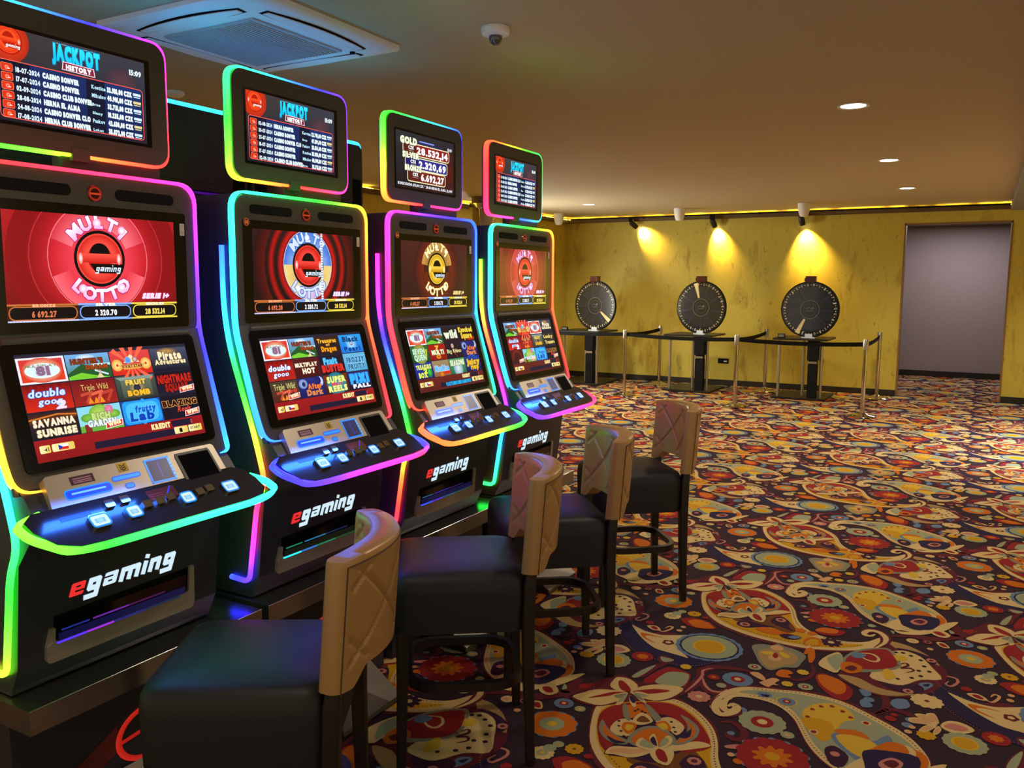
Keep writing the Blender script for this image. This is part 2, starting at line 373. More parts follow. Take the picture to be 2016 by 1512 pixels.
# ------------------------------------------------------------------ the room
WY = 13.45; WL = -6.446; CZ = 2.75
CARPET = """
p maroon 2 1 -1.207,2.797,-1.207,2.865,-1.181,2.911,-1.122,2.968,-1.058,3.006,-.992,3.037,-.924,3.03,-.847,2.98,-.767,2.907,-.725,2.818,-.687,2.675,-.647,2.597,-.593,2.544,-.533,2.518,-.464,2.514,-.399,2.536,-.355,2.572,-.317,2.636,-.291,2.624,-.304,2.546,-.326,2.505,-.4,2.436,-.482,2.391,-.587,2.354,-.709,2.342,-.829,2.353,-.919,2.381,-.999,2.419,-1.075,2.488,-1.149,2.628
p cream 3 1 -1.194,2.78,-1.194,2.847,-1.168,2.893,-1.109,2.949,-1.045,2.988,-.98,3.019,-.912,3.011,-.836,2.962,-.767,2.884,-.724,2.795,-.695,2.697,-.654,2.618,-.6,2.565,-.539,2.538,-.47,2.534,-.405,2.556,-.361,2.592,-.323,2.657,-.297,2.645,-.309,2.566,-.331,2.524,-.406,2.456,-.488,2.41,-.594,2.372,-.708,2.366,-.828,2.378,-.918,2.406,-.999,2.445,-1.075,2.515,-1.137,2.612
p gold 4 1 -1.171,2.776,-1.156,2.852,-1.1,2.915,-1.037,2.956,-.972,2.984,-.909,2.975,-.842,2.929,-.783,2.858,-.742,2.769,-.715,2.671,-.673,2.586,-.613,2.53,-.548,2.506,-.466,2.508,-.415,2.524,-.377,2.54,-.415,2.488,-.492,2.439,-.599,2.402,-.709,2.396,-.826,2.409,-.911,2.434,-.986,2.473,-1.059,2.54,-1.122,2.637
p red 5 1 -1.164,2.763,-1.151,2.844,-1.098,2.907,-1.036,2.948,-.97,2.976,-.912,2.965,-.846,2.919,-.787,2.851,-.745,2.768,-.801,2.697,-.883,2.611,-.975,2.565,-1.054,2.55,-1.117,2.64
p brown 5 1 -.968,2.539,-.892,2.606,-.801,2.697,-.764,2.688,-.712,2.628,-.671,2.538,-.711,2.5,-.785,2.528,-.858,2.544,-.91,2.513
p dpurple 6 1 -.936,2.484,-.926,2.534,-.884,2.55,-.837,2.541,-.767,2.538,-.828,2.503,-.888,2.462
p dpurple 6 1 -.802,2.606,-.785,2.668,-.745,2.668,-.717,2.625,-.711,2.571,-.679,2.533,-.741,2.553,-.78,2.574
f pink 7 10 .15 -.899,2.498,.025
f maroon 8 6 .2 -.899,2.498,.013
f pink 7 10 .15 -.761,2.637,.025
f maroon 8 6 .2 -.761,2.637,.012
p orange 6 1 -.846,2.472,-.811,2.513,-.741,2.504,-.681,2.491,-.722,2.46,-.786,2.444
p dpurple 6 1 -.731,2.455,-.699,2.487,-.637,2.482,-.652,2.44,-.697,2.427
p blue 7 1 -.692,2.45,-.669,2.481,-.638,2.477,-.658,2.447
f orange 6 0 0 -.655,2.558,.025
f orange 6 0 0 -.602,2.55,.022
f dpurple 6 9 .45 -.509,2.49,.051
f cream 7 5 .3 -.509,2.49,.015
s orange 6 .014 -.598,2.393,-.615,2.428,-.608,2.479,-.576,2.504,-.553,2.477,-.553,2.425,-.581,2.403
d bg 6 .016 .005 -1.154,2.769,-1.14,2.692,-1.106,2.63,-1.049,2.553,-.986,2.492,-.909,2.449,-.824,2.421,-.707,2.411,-.602,2.416,-.494,2.45,-.376,2.531
d bg 6 .016 .005 -.971,3.006,-.908,2.996,-.835,2.945,-.773,2.872,-.733,2.783,-.707,2.69,-.666,2.604,-.606,2.547,-.542,2.524,-.469,2.522,-.395,2.546
s cream 5 .026 -1.662,2.526,-1.633,2.605,-1.634,2.67,-1.664,2.719,-1.705,2.723,-1.726,2.685,-1.718,2.656,-1.694,2.66,-1.681,2.687
s maroon 4 .05 -1.662,2.526,-1.633,2.605,-1.634,2.67,-1.664,2.719,-1.705,2.723,-1.726,2.685,-1.713,2.663
p dpurple 6 1 -1.046,2.528,-1.04,2.605,-1.075,2.67,-1.077,2.792,-1.022,2.858,-.932,2.884,-.848,2.825,-.8,2.766,-.736,2.757,-.819,2.666,-.876,2.562,-.964,2.546
p red 6 1 -.819,2.666,-.735,2.754,-.826,2.853,-.89,2.934,-.925,2.922,-.832,2.81,-.813,2.751
p cream 7 1 -1.089,2.686,-1.092,2.75,-1.066,2.785,-1.019,2.775,-1.011,2.683,-1.048,2.662
p cream 7 1 -.966,2.822,-.936,2.873,-.891,2.865,-.856,2.828,-.866,2.766,-.916,2.802
p orange 8 1 -1.055,2.713,-1.06,2.76,-1.015,2.765,-1.016,2.688
p orange 8 1 -.958,2.802,-.933,2.841,-.895,2.797,-.911,2.764
p yellow 9 1 -1.044,2.72,-1.047,2.747,-1.021,2.749,-1.024,2.707
p yellow 9 1 -.949,2.799,-.932,2.825,-.907,2.798,-.918,2.776
p grey 8 1 -1.127,2.672,-1.14,2.735,-1.098,2.689,-1.051,2.66,-.999,2.644,-1.006,2.614,-1.048,2.605,-1.091,2.626
p orange 9 1 -1.116,2.679,-1.121,2.704,-1.089,2.67,-1.038,2.645,-1.01,2.634,-1.052,2.625,-1.092,2.645
p grey 8 1 -.901,2.914,-.854,2.894,-.81,2.854,-.798,2.79,-.822,2.723,-.859,2.701,-.842,2.796,-.857,2.86
p orange 9 1 -.874,2.883,-.837,2.863,-.815,2.827,-.812,2.782,-.833,2.732,-.851,2.721,-.833,2.801,-.844,2.851
p navy 10 1 -.855,2.765,-.833,2.825,-.834,2.841,-.82,2.785,-.834,2.758
p navy 10 1 -1.081,2.639,-1.042,2.627,-1.005,2.629,-1.03,2.607,-1.055,2.612
p grey 9 1 -1.004,2.641,-1.01,2.707,-.987,2.764,-.946,2.788,-.893,2.774,-.852,2.724,-.878,2.669,-.943,2.624
p orange 10 1 -.99,2.649,-.994,2.701,-.975,2.751,-.94,2.772,-.897,2.757,-.865,2.717,-.883,2.673,-.947,2.636
p cream 8 1 -1.043,2.531,-1.036,2.586,-.969,2.616,-.902,2.655,-.902,2.625,-.926,2.579,-.961,2.547,-1.013,2.54
p cream 8 1 -.737,2.758,-.785,2.765,-.836,2.719,-.899,2.656,-.868,2.641,-.828,2.671,-.782,2.71
p peach 9 1 -1.035,2.546,-1.022,2.578,-.949,2.613,-.91,2.635,-.954,2.577,-1.002,2.557
p cream 11 1 -.969,2.63,-.967,2.687,-.904,2.641,-.923,2.619
p tea 12 1 -.96,2.64,-.956,2.68,-.908,2.651,-.924,2.634
p cream 11 1 -.885,2.652,-.896,2.738,-.873,2.74,-.863,2.696
p tea 12 1 -.893,2.66,-.899,2.72,-.881,2.723,-.875,2.693
p cream 11 1 -.944,2.7,-.936,2.732,-.895,2.656,-.921,2.663
p navy 12 1 -.937,2.691,-.931,2.714,-.901,2.662,-.921,2.666
p cream 10 1 -.918,2.627,-.893,2.66,-.847,2.664,-.829,2.624,-.831,2.565,-.88,2.572
p red 11 1 -.894,2.623,-.889,2.648,-.866,2.639,-.84,2.596,-.844,2.577,-.87,2.585
p orange 7 0 -1.101,2.883,-1.05,2.921,-.981,2.843,-1.025,2.843,-1.053,2.793
p grey 8 1 -1.113,2.867,-1.101,2.883,-1.047,2.779,-1.077,2.792
p grey 8 1 -1.046,2.923,-1.015,2.914,-.952,2.851,-.971,2.827
p cream 8 1 -1.042,2.795,-1.035,2.85,-1.008,2.853,-.972,2.818,-.992,2.778,-1.023,2.765
p brown 9 1 -1.027,2.791,-1.024,2.831,-1.007,2.832,-.981,2.809,-1.004,2.788
f bg 9 0 0 -1.057,2.855,.006
f bg 9 0 0 -1.051,2.871,.006
f bg 9 0 0 -1.033,2.865,.006
f bg 9 0 0 -1.019,2.86,.006
f bg 9 0 0 -1.082,2.755,.006
f bg 9 0 0 -1.069,2.722,.006
f bg 9 0 0 -1.049,2.693,.006
f bg 9 0 0 -1.027,2.666,.006
f bg 9 0 0 -.911,2.845,.006
f bg 9 0 0 -.891,2.812,.006
f bg 9 0 0 -.876,2.784,.006
p maroon 4 1 -1.316,2.832,-1.271,2.954,-1.239,3.032,-1.232,3.103,-1.18,3.107,-1.128,3.086,-1.037,3.128,-.948,3.14,-.954,3.031,-1.018,2.958,-1.047,2.87,-1.131,2.875,-1.209,2.812
p cream 7 1 -1.309,2.836,-1.287,2.891,-1.256,2.938,-1.191,2.969,-1.132,2.974,-1.139,2.906,-1.165,2.857,-1.205,2.823
p cream 7 1 -1.128,2.983,-1.098,3.063,-1.031,3.113,-.954,3.121,-.965,3.042,-.996,2.987,-1.041,2.963
p red 8 1 -1.254,2.857,-1.218,2.912,-1.184,2.954,-1.137,2.975,-1.186,2.917
p red 8 1 -1.123,2.993,-1.054,3.057,-.992,3.073,-1.057,3.008
p cream 7 1 -1.217,2.995,-1.224,3.04,-1.219,3.081,-1.169,3.088,-1.118,3.047,-1.127,2.993,-1.179,2.973
p red 8 1 -1.202,3.048,-1.188,3.059,-1.148,3.025,-1.128,2.993,-1.153,2.981,-1.18,3.001
p cream 8 1 -1.183,2.918,-1.165,2.95,-1.139,2.972,-1.147,2.904
p grey 9 1 -1.172,2.924,-1.156,2.948,-1.134,2.966,-1.144,2.917
p cream 8 1 -1.139,2.861,-1.144,2.934,-1.135,2.967,-1.12,2.886
p tea 9 1 -1.14,2.887,-1.14,2.938,-1.13,2.963,-1.123,2.907
p cream 8 1 -1.1,2.91,-1.12,2.955,-1.105,2.956,-1.07,2.901,-1.073,2.879
p navy 9 1 -1.105,2.926,-1.119,2.955,-1.107,2.957,-1.081,2.922,-1.085,2.906
p cream 8 1 -1.112,2.98,-1.081,2.977,-1.04,2.931,-1.072,2.94
p grey 9 1 -1.111,2.974,-1.086,2.974,-1.055,2.946,-1.081,2.949
p cream 8 1 -1.113,2.994,-1.088,3.008,-1.045,2.998,-1.069,2.97
p tea 9 1 -1.111,2.983,-1.09,2.995,-1.055,2.992,-1.076,2.97
f blue 3 12 .12 -1.29,2.617,.097
f orange 4 10 .14 -1.29,2.617,.094
f tea 5 0 0 -1.29,2.617,.047
f yellow 6 0 0 -1.29,2.617,.019
f cream 3 12 .16 -1.233,2.429,.043
f tea 4 0 0 -1.233,2.429,.02
f yellow 5 0 0 -1.233,2.429,.009
f gold 3 10 .18 -1.147,2.505,.034
f brown 4 0 0 -1.147,2.505,.007
f tea 3 0 0 -1.208,2.505,.021
f gold 4 0 0 -1.208,2.505,.007
f blue 3 12 .06 -1.318,2.776,.039
f red 4 0 0 -1.318,2.776,.019
f cream 5 0 0 -1.318,2.776,.009
f tea 3 0 0 -1.246,2.768,.022
f yellow 4 0 0 -1.246,2.768,.009
f pink 3 10 .18 -.881,3.09,.046
f cream 4 0 0 -.881,3.09,.014
f red 3 0 0 -.877,3.281,.025
f orange 4 0 0 -.877,3.281,.01
f yellow 3 8 .12 -1.006,3.316,.024
f tea 3 14 .1 -1.297,3.225,.075
f yellow 4 12 .06 -1.297,3.225,.046
f gold 5 0 0 -1.297,3.225,.037
f red 3 16 .08 -1.2,3.317,.048
f orange 4 8 .4 -1.2,3.317,.027
f gold 3 9 .2 -1.42,3.218,.034
f cream 3 11 .2 -1.433,2.107,.061
f brown 4 0 0 -1.433,2.107,.01
f red 3 0 0 -1.086,2.487,.016
f peach 3 0 0 -1.469,3.254,.013
f peach 3 0 0 -1.145,2.324,.013
f red 3 0 0 -1.287,2.969,.012
f red 3 0 0 -1.534,3.319,.014
f blue 3 0 0 -1.631,2.008,.021
f blue 3 0 0 -1.477,3.308,.02
p blue 3 1 -1.556,2.017,-1.542,2.066,-1.503,2.079,-1.488,2.02,-1.528,1.984
p blue 3 1 -1.676,2.08,-1.639,2.082,-1.628,2.05,-1.651,2.027
p blue 3 1 -1.661,3.365,-1.648,3.391,-1.616,3.363,-1.616,3.336,-1.647,3.323
p cream 3 1 -1.486,3.307,-1.476,3.33,-1.429,3.348,-1.387,3.314,-1.44,3.296,-1.473,3.289
p peach 4 1 -1.475,3.308,-1.467,3.323,-1.435,3.337,-1.406,3.315,-1.442,3.302,-1.466,3.297
p cream 3 1 -1.468,3.36,-1.445,3.378,-1.41,3.368,-1.388,3.322,-1.432,3.33
p peach 4 1 -1.456,3.356,-1.44,3.368,-1.415,3.362,-1.4,3.333,-1.431,3.337
p cream 3 1 -1.445,3.248,-1.423,3.297,-1.39,3.308,-1.417,3.248,-1.439,3.235
p peach 4 1 -1.439,3.254,-1.423,3.287,-1.4,3.294,-1.419,3.255,-1.435,3.246
p cream 3 1 -1.4,3.242,-1.393,3.294,-1.381,3.309,-1.374,3.281,-1.387,3.24
p peach 4 1 -1.397,3.252,-1.391,3.286,-1.382,3.297,-1.378,3.278,-1.387,3.251
p cream 3 1 -1.431,3.381,-1.405,3.405,-1.39,3.371,-1.386,3.327
p peach 4 1 -1.423,3.377,-1.404,3.393,-1.394,3.371,-1.391,3.342
p cream 3 1 -1.379,3.317,-1.356,3.369,-1.31,3.379,-1.267,3.342,-1.308,3.291,-1.35,3.286
p pink 4 1 -1.368,3.321,-1.346,3.354,-1.313,3.356,-1.287,3.337,-1.315,3.307,-1.348,3.308
p navy 2 1 -1.427,2.204,-1.424,2.254,-1.408,2.313,-1.384,2.307,-1.341,2.253,-1.287,2.218,-1.228,2.196,-1.168,2.204,-1.104,2.258,-1.009,2.295,-.926,2.281,-.882,2.214,-.877,2.136,-.904,2.036,-.97,1.947,-1.046,1.911,-1.116,1.915,-1.182,1.93,-1.245,1.973,-1.311,2.034,-1.382,2.117
p cream 3 1 -1.365,2.227,-1.328,2.21,-1.291,2.192,-1.239,2.183,-1.193,2.19,-1.128,2.227,-1.094,2.24,-1.105,2.157,-1.09,2.081,-1.023,2.014,-1.059,2.016,-1.126,2.024,-1.186,2.037,-1.262,2.099,-1.318,2.163
p orange 4 1 -1.295,2.156,-1.267,2.166,-1.181,2.158,-1.247,2.152,-1.263,2.129,-1.199,2.085,-1.261,2.111
f maroon 4 5 .3 -1.15,2.122,.028
f cream 5 5 .2 -1.15,2.122,.013
f blue 4 18 .06 -.976,2.168,.149
f navy 5 16 .04 -.976,2.168,.131
f tea 6 0 0 -.976,2.168,.122
f yellow 7 14 .05 -.976,2.168,.073
f gold 8 0 0 -.976,2.168,.063
d pink 3 .014 .004 -1.421,2.202,-1.389,2.122,-1.318,2.031,-1.245,1.965,-1.182,1.938,-1.115,1.93,-1.045,1.926,-.969,1.958,-.907,2.043,-.882,2.134
d pink 3 .014 .004 -1.409,2.323,-1.4,2.288,-1.351,2.228,-1.287,2.199,-1.228,2.182
p maroon 2 1 -.826,3.035,-.834,3.108,-.822,3.183,-.779,3.253,-.719,3.29,-.613,3.324,-.524,3.35,-.389,3.348,-.253,3.28,-.138,3.169,-.074,3.077,-.052,2.99,-.078,2.88,-.15,2.815,-.263,2.788,-.361,2.831,-.435,2.913,-.485,3.009,-.52,3.08,-.581,3.171,-.649,3.198,-.73,3.187,-.775,3.155
p cream 3 1 -.816,3.023,-.824,3.096,-.812,3.17,-.77,3.239,-.712,3.276,-.607,3.308,-.521,3.333,-.389,3.33,-.256,3.261,-.145,3.182,-.082,3.087,-.06,3.001,-.085,2.89,-.156,2.826,-.267,2.799,-.364,2.844,-.437,2.928,-.486,3.025,-.521,3.096,-.577,3.156,-.642,3.183,-.722,3.174,-.766,3.142
p tea 4 1 -2.089,3.204,-2.042,3.25,-1.939,3.285,-1.853,3.307,-1.725,3.303,-1.597,3.232,-1.494,3.155,-1.435,3.072,-1.421,2.998,-1.45,2.896,-1.5,2.853,-1.597,2.831,-1.686,2.872,-1.759,2.954,-1.807,3.046,-1.841,3.116,-1.898,3.182,-1.974,3.216,-2.045,3.211
f yellow 5 0 0 -.572,3.218,.04
f blue 6 0 0 -.572,3.218,.034
f red 7 0 0 -.572,3.218,.016
f cream 8 0 0 -.572,3.218,.007
p blue 5 1 -.688,3.242,-.645,3.255,-.631,3.226,-.673,3.208
p navy 5 1 -.676,3.227,-.642,3.238,-.647,3.214
p yellow 5 1 -1.836,3.142,-1.832,3.208,-1.795,3.268,-1.737,3.293,-1.683,3.26,-1.659,3.202,-1.691,3.169,-1.716,3.086,-1.792,3.097
f red 6 3 .3 -.481,3.139,.01
f red 6 3 .3 -.475,3.206,.01
f red 6 3 .3 -.449,3.245,.01
f red 6 3 .3 -1.748,3.266,.01
f red 6 3 .3 -1.707,3.246,.01
f red 6 3 .3 -1.674,3.213,.01
p gold 5 1 -.502,3.113,-.403,3.142,-.377,3.047,-.411,2.987
f cream 6 0 0 -.442,3.037,.018
f red 7 0 0 -.442,3.037,.011
f cream 6 0 0 -1.619,3.197,.018
f red 7 0 0 -1.619,3.197,.011
p blue 5 1 -1.72,3.043,-1.674,3.082,-1.592,3.064,-1.542,3.146,-1.522,3.078,-1.581,2.917,-1.654,2.95
p yellow 6 1 -1.704,3.052,-1.626,3.084,-1.559,3.044,-1.568,2.95,-1.639,2.959
p orange 6 1 -1.716,3.086,-1.646,3.126,-1.594,3.089,-1.639,3.05
p dpurple 5 1 -1.724,2.935,-1.697,2.977,-1.644,2.93,-1.653,2.851,-1.692,2.853
f pink 6 8 .2 -1.687,2.923,.017
p cream 6 1 -1.645,2.856,-1.585,2.977,-1.535,3.044,-1.476,3.105,-1.442,3.047,-1.511,2.909,-1.572,2.803,-1.624,2.796
p orange 7 1 -1.594,2.985,-1.538,3.095,-1.484,3.1,-1.465,3.047,-1.519,3.029,-1.56,2.954
p orange 5 1 -1.459,3.088,-1.412,3.065,-1.402,2.996,-1.428,2.909,-1.44,2.999
p navy 8 1 -1.604,2.992,-1.534,3.032,-1.433,3.04,-1.436,2.916,-1.499,2.84,-1.573,2.861,-1.592,2.911
p pink 9 1 -1.551,2.935,-1.516,2.992,-1.477,2.977,-1.489,2.922,-1.526,2.9
p maroon 10 1 -1.536,2.943,-1.512,2.977,-1.488,2.964,-1.504,2.925
p cream 8 1 -1.608,2.782,-1.563,2.784,-1.478,2.857,-1.447,2.84,-1.496,2.782,-1.575,2.75
p cream 8 1 -1.449,2.874,-1.409,2.98,-1.347,3.04,-1.384,2.923,-1.419,2.868
p cream 8 1 -1.455,2.847,-1.42,2.89,-1.375,2.847,-1.395,2.802,-1.439,2.81
p red 9 1 -1.448,2.846,-1.423,2.865,-1.392,2.833,-1.417,2.818
d bg 5 .016 .005 -2.044,3.261,-1.941,3.296,-1.854,3.319,-1.723,3.316,-1.594,3.245,-1.487,3.169,-1.424,3.078
d bg 5 .016 .005 -.708,3.2,-.636,3.202,-.57,3.169,-.514,3.106,-.479,3.034,-.431,2.942,-.357,2.858,-.268,2.813
s cream 5 .03 -.766,3.142,-.782,3.108,-.777,3.055,-.75,3.032,-.73,3.061,-.739,3.092,-.755,3.082
s maroon 4 .055 -.807,3.142,-.799,3.056,-.763,3.004,-.726,3.046,-.74,3.097
s cream 5 .03 -.763,3.199,-.804,3.129,-.803,3.039,-.77,2.995,-.732,3.031,-.727,3.075,-.748,3.095,-.761,3.067
f blue 3 14 .25 -.537,2.799,.128
f red 4 12 .12 -.537,2.799,.124
f orange 5 10 .5 -.537,2.799,.07
f gold 6 0 0 -.537,2.799,.026
f tea 3 14 .1 -.62,3.016,.087
f red 4 0 0 -.62,3.016,.041
f cream 5 0 0 -.62,3.016,.019
f tea 3 0 0 -.52,2.969,.025
f peach 4 0 0 -.52,2.969,.01
p red 3 1 -.596,2.595,-.575,2.65,-.505,2.659,-.468,2.646,-.494,2.585,-.561,2.564
p orange 4 1 -.596,2.599,-.567,2.65,-.504,2.653,-.505,2.606,-.557,2.59
p red 3 1 -.513,2.107,-.494,2.151,-.436,2.133,-.375,2.081,-.358,2.023,-.372,1.957,-.424,1.96,-.48,2.02
p orange 4 1 -.505,2.112,-.486,2.141,-.429,2.129,-.393,2.088,-.387,2.023,-.415,1.99,-.476,2.039
p red 3 1 -1.175,2.391,-1.153,2.431,-1.103,2.453,-1.039,2.426,-1.103,2.344
p orange 4 1 -1.146,2.4,-1.105,2.441,-1.045,2.423,-1.083,2.362
p red 3 1 -1.185,2.404,-1.159,2.445,-1.101,2.453,-1.001,2.386,-1.087,2.343,-1.133,2.364
p orange 4 1 -1.146,2.406,-1.099,2.447,-1.013,2.386,-1.09,2.351
p maroon 2 1 -1.77,2.171,-1.706,2.44,-1.616,2.619,-1.492,2.605,-1.389,2.465,-1.377,2.325,-1.451,2.145,-1.597,2.061,-1.7,2.104
p tan 3 1 -1.625,2.636,-1.552,2.635,-1.469,2.577,-1.403,2.476,-1.479,2.51,-1.559,2.546
p tan 3 1 -1.77,2.171,-1.689,2.181,-1.617,2.134,-1.52,2.131,-1.464,2.154,-1.566,2.079,-1.665,2.089
p dpurple 4 1 -1.626,2.217,-1.547,2.227,-1.469,2.236,-1.448,2.197,-1.476,2.147,-1.566,2.146
p dpurple 4 1 -1.583,2.574,-1.505,2.577,-1.433,2.537,-1.417,2.487,-1.45,2.468,-1.514,2.51
f pink 6 9 .2 -1.503,2.157,.021
f maroon 7 0 0 -1.503,2.157,.008
f pink 6 9 .2 -1.438,2.51,.021
f maroon 7 0 0 -1.438,2.51,.009
p cream 5 1 -1.653,2.22,-1.627,2.366,-1.612,2.495,-1.553,2.56,-1.481,2.53,-1.428,2.433,-1.391,2.338,-1.466,2.291,-1.525,2.204,-1.59,2.193
f bg 6 4 .2 -1.579,2.524,.01
f bg 6 4 .2 -1.551,2.534,.01
f bg 6 4 .2 -1.518,2.518,.01
f bg 6 4 .2 -1.478,2.491,.01
f bg 6 4 .2 -1.461,2.433,.01
f bg 6 4 .2 -1.439,2.389,.01
f bg 6 4 .2 -1.478,2.376,.01
f bg 6 4 .2 -1.499,2.29,.01
f bg 6 4 .2 -1.468,2.326,.01
f bg 6 4 .2 -1.549,2.252,.009
f bg 6 4 .2 -1.582,2.251,.01
p yellow 6 1 -1.612,2.28,-1.597,2.336,-1.557,2.275,-1.586,2.222
p yellow 6 1 -1.596,2.483,-1.541,2.495,-1.531,2.46,-1.571,2.437
s maroon 6 .012 -1.56,2.385,-1.536,2.428,-1.521,2.408,-1.545,2.366,-1.512,2.384,-1.497,2.365,-1.522,2.332
p grey 6 1 -1.776,2.339,-1.737,2.453,-1.658,2.53,-1.602,2.542,-1.546,2.384,-1.632,2.278,-1.735,2.218,-1.78,2.24
p red 7 1 -1.759,2.349,-1.728,2.438,-1.657,2.514,-1.607,2.522,-1.561,2.385,-1.634,2.301,-1.714,2.268,-1.75,2.276
s cream 8 .012 -1.726,2.428,-1.671,2.45,-1.639,2.418,-1.643,2.38,-1.677,2.376,-1.732,2.415
p blue 8 1 -1.741,2.43,-1.69,2.429,-1.706,2.379,-1.742,2.379
p cream 7 1 -.522,2.233,-.507,2.321,-.467,2.395,-.438,2.341,-.437,2.188,-.488,2.196
p tea 8 1 -.498,2.307,-.458,2.38,-.438,2.321,-.441,2.213,-.464,2.228
p orange 8 1 -1.775,2.281,-1.741,2.32,-1.693,2.299,-1.69,2.244,-1.726,2.205,-1.76,2.223
p maroon 9 1 -1.753,2.246,-1.73,2.287,-1.706,2.267,-1.723,2.231
p blue 4 1 -1.47,2.253,-1.433,2.283,-1.419,2.257,-1.454,2.194
p navy 5 1 -1.457,2.244,-1.433,2.27,-1.437,2.238
p grey 4 1 -.812,2.275,-.779,2.317,-.733,2.325,-.716,2.357,-.685,2.342,-.636,2.332,-.582,2.287,-.587,2.205,-.597,2.149,-.645,2.125,-.687,2.069,-.736,2.108,-.777,2.187
p tan 5 1 -.775,2.239,-.722,2.295,-.682,2.305,-.615,2.268,-.612,2.185,-.648,2.14,-.691,2.087,-.738,2.136
f peach 6 8 .1 -.71,2.308,.029
p yellow 6 1 -.764,2.232,-.719,2.258,-.711,2.225,-.741,2.214
p yellow 6 1 -.69,2.275,-.643,2.252,-.65,2.217,-.683,2.242
f peach 6 0 0 -.696,2.197,.029
p red 7 1 -.709,2.214,-.705,2.254,-.687,2.227,-.691,2.194
p red 3 1 -1.117,3.102,-1.103,3.193,-1.066,3.278,-.979,3.265,-.96,3.233,-.953,3.117,-1.013,3.083,-1.067,3.071
p tea 4 1 -1.072,3.118,-1.067,3.193,-1.044,3.24,-.973,3.252,-.961,3.142,-1.01,3.114
p maroon 2 1 -1.177,3.109,-1.16,3.203,-1.12,3.28,-1.079,3.315,-1.104,3.235,-1.126,3.138
p tea 3 1 -1.173,3.121,-1.154,3.201,-1.121,3.269,-1.131,3.187,-1.15,3.119
p maroon 2 1 -1.14,3.348,-1.122,3.375,-1.069,3.354,-1.085,3.295,-1.119,3.303
p tea 3 1 -1.132,3.352,-1.102,3.358,-1.068,3.35,-1.101,3.314
s maroon 2 .03 -.983,3.033,-.937,3.107,-.914,3.219,-.931,3.292,-.913,3.345,-.856,3.399
s maroon 2 .035 -.947,3.064,-.935,3.164,-.927,3.256,-.94,3.316,-.913,3.366,-.856,3.393,-.778,3.409,-.721,3.396
s pink 3 .012 -.94,3.098,-.925,3.191,-.922,3.27,-.932,3.32,-.902,3.361
s maroon 2 .035 -.928,3.277,-.893,3.188,-.851,3.15,-.804,3.166,-.796,3.202,-.816,3.243,-.844,3.233
s pink 3 .014 -.919,3.26,-.885,3.192,-.85,3.161,-.81,3.173,-.801,3.204
f tea 4 0 0 -.83,3.224,.021
s orange 3 .03 -.59,2.307,-.579,2.377,-.561,2.299,-.554,2.23
s maroon 2 .02 -.548,2.222,-.527,2.152,-.536,2.079,-.571,2.037,-.615,2.04
p orange 3 1 -.659,2.042,-.653,2.097,-.62,2.11,-.598,2.088,-.616,2.067,-.599,2.049,-.63,2.031
f yellow 3 9 .2 -.565,2.121,.025
f yellow 3 9 .2 -.601,3.372,.024
f tea 3 10 .08 -.532,3.383,.03
f red 4 0 0 -.532,3.383,.013
f cream 5 0 0 -.532,3.383,.006
f tea 3 0 0 -.752,2.069,.029
f red 4 0 0 -.752,2.069,.014
f cream 5 0 0 -.752,2.069,.006
f blue 3 16 .06 -.786,3.311,.062
f red 4 0 0 -.786,3.311,.029
f cream 5 0 0 -.786,3.311,.014
p peach 3 1 -.758,3.398,-.726,3.416,-.691,3.38,-.69,3.353,-.729,3.37
p peach 3 1 -.693,3.346,-.664,3.396,-.635,3.39,-.646,3.352,-.627,3.341,-.651,3.333,-.662,3.305,-.701,3.325
s maroon 2 .03 -.758,2.939,-.715,2.959,-.667,2.926,-.654,2.874,-.678,2.848,-.71,2.867,-.702,2.893
f blue 3 0 0 -.7,2.881,.014
p pink 3 1 -.697,2.788,-.656,2.82,-.647,2.793,-.686,2.775
f peach 3 0 0 -.664,2.742,.013
f orange 3 0 0 -.632,2.713,.018
f blue 2 0 0 -.711,3.068,.023
s maroon 2 .03 -1.598,1.904,-1.568,1.965,-1.572,2.035,-1.595,2.088,-1.62,2.112
s maroon 2 .03 -1.597,3.286,-1.548,3.358,-1.495,3.353,-1.459,3.331
f red 3 8 .1 -1.544,3.282,.021
f blue 2 0 0 -1.485,3.262,.021
f peach 3 0 0 -1.479,3.212,.014
f cream 3 0 0 -1.524,2.697,.027
f peach 4 0 0 -1.524,2.697,.013
f peach 3 0 0 -1.449,2.641,.014
p cream 3 1 -1.429,2.735,-1.399,2.744,-1.373,2.7,-1.393,2.686,-1.413,2.695
p red 4 1 -1.419,2.725,-1.4,2.731,-1.381,2.701,-1.403,2.697
f maroon 3 0 0 -1.463,2.715,.025
f pink 4 0 0 -1.463,2.715,.015
f bg 5 0 0 -1.463,2.715,.01
f tea 3 0 0 -1.224,2.469,.024
f red 3 10 .1 -1.301,2.296,.021
p cream 3 1 -1.3,2.253,-1.26,2.273,-1.225,2.235,-1.259,2.22
p red 4 1 -1.281,2.251,-1.26,2.262,-1.239,2.236,-1.259,2.229
s peach 3 .012 -1.232,2.231,-1.211,2.224,-1.191,2.264,-1.187,2.294,-1.204,2.298,-1.215,2.269
f peach 3 0 0 -1.149,2.276,.014
s pink 2 .012 -1.409,2.333,-1.385,2.378,-1.344,2.381,-1.332,2.347,-1.353,2.295,-1.375,2.302,-1.365,2.338
s maroon 2 .05 -1.245,2.186,-1.195,2.197,-1.144,2.236
f tea 3 3 .2 -1.706,2.789,.02
p tea 3 1 -1.623,2.771,-1.606,2.768,-1.607,2.735
p tea 3 1 -1.385,2.923,-1.359,2.891,-1.375,2.876
p tea 3 1 -1.273,2.961,-1.248,2.942,-1.264,2.92
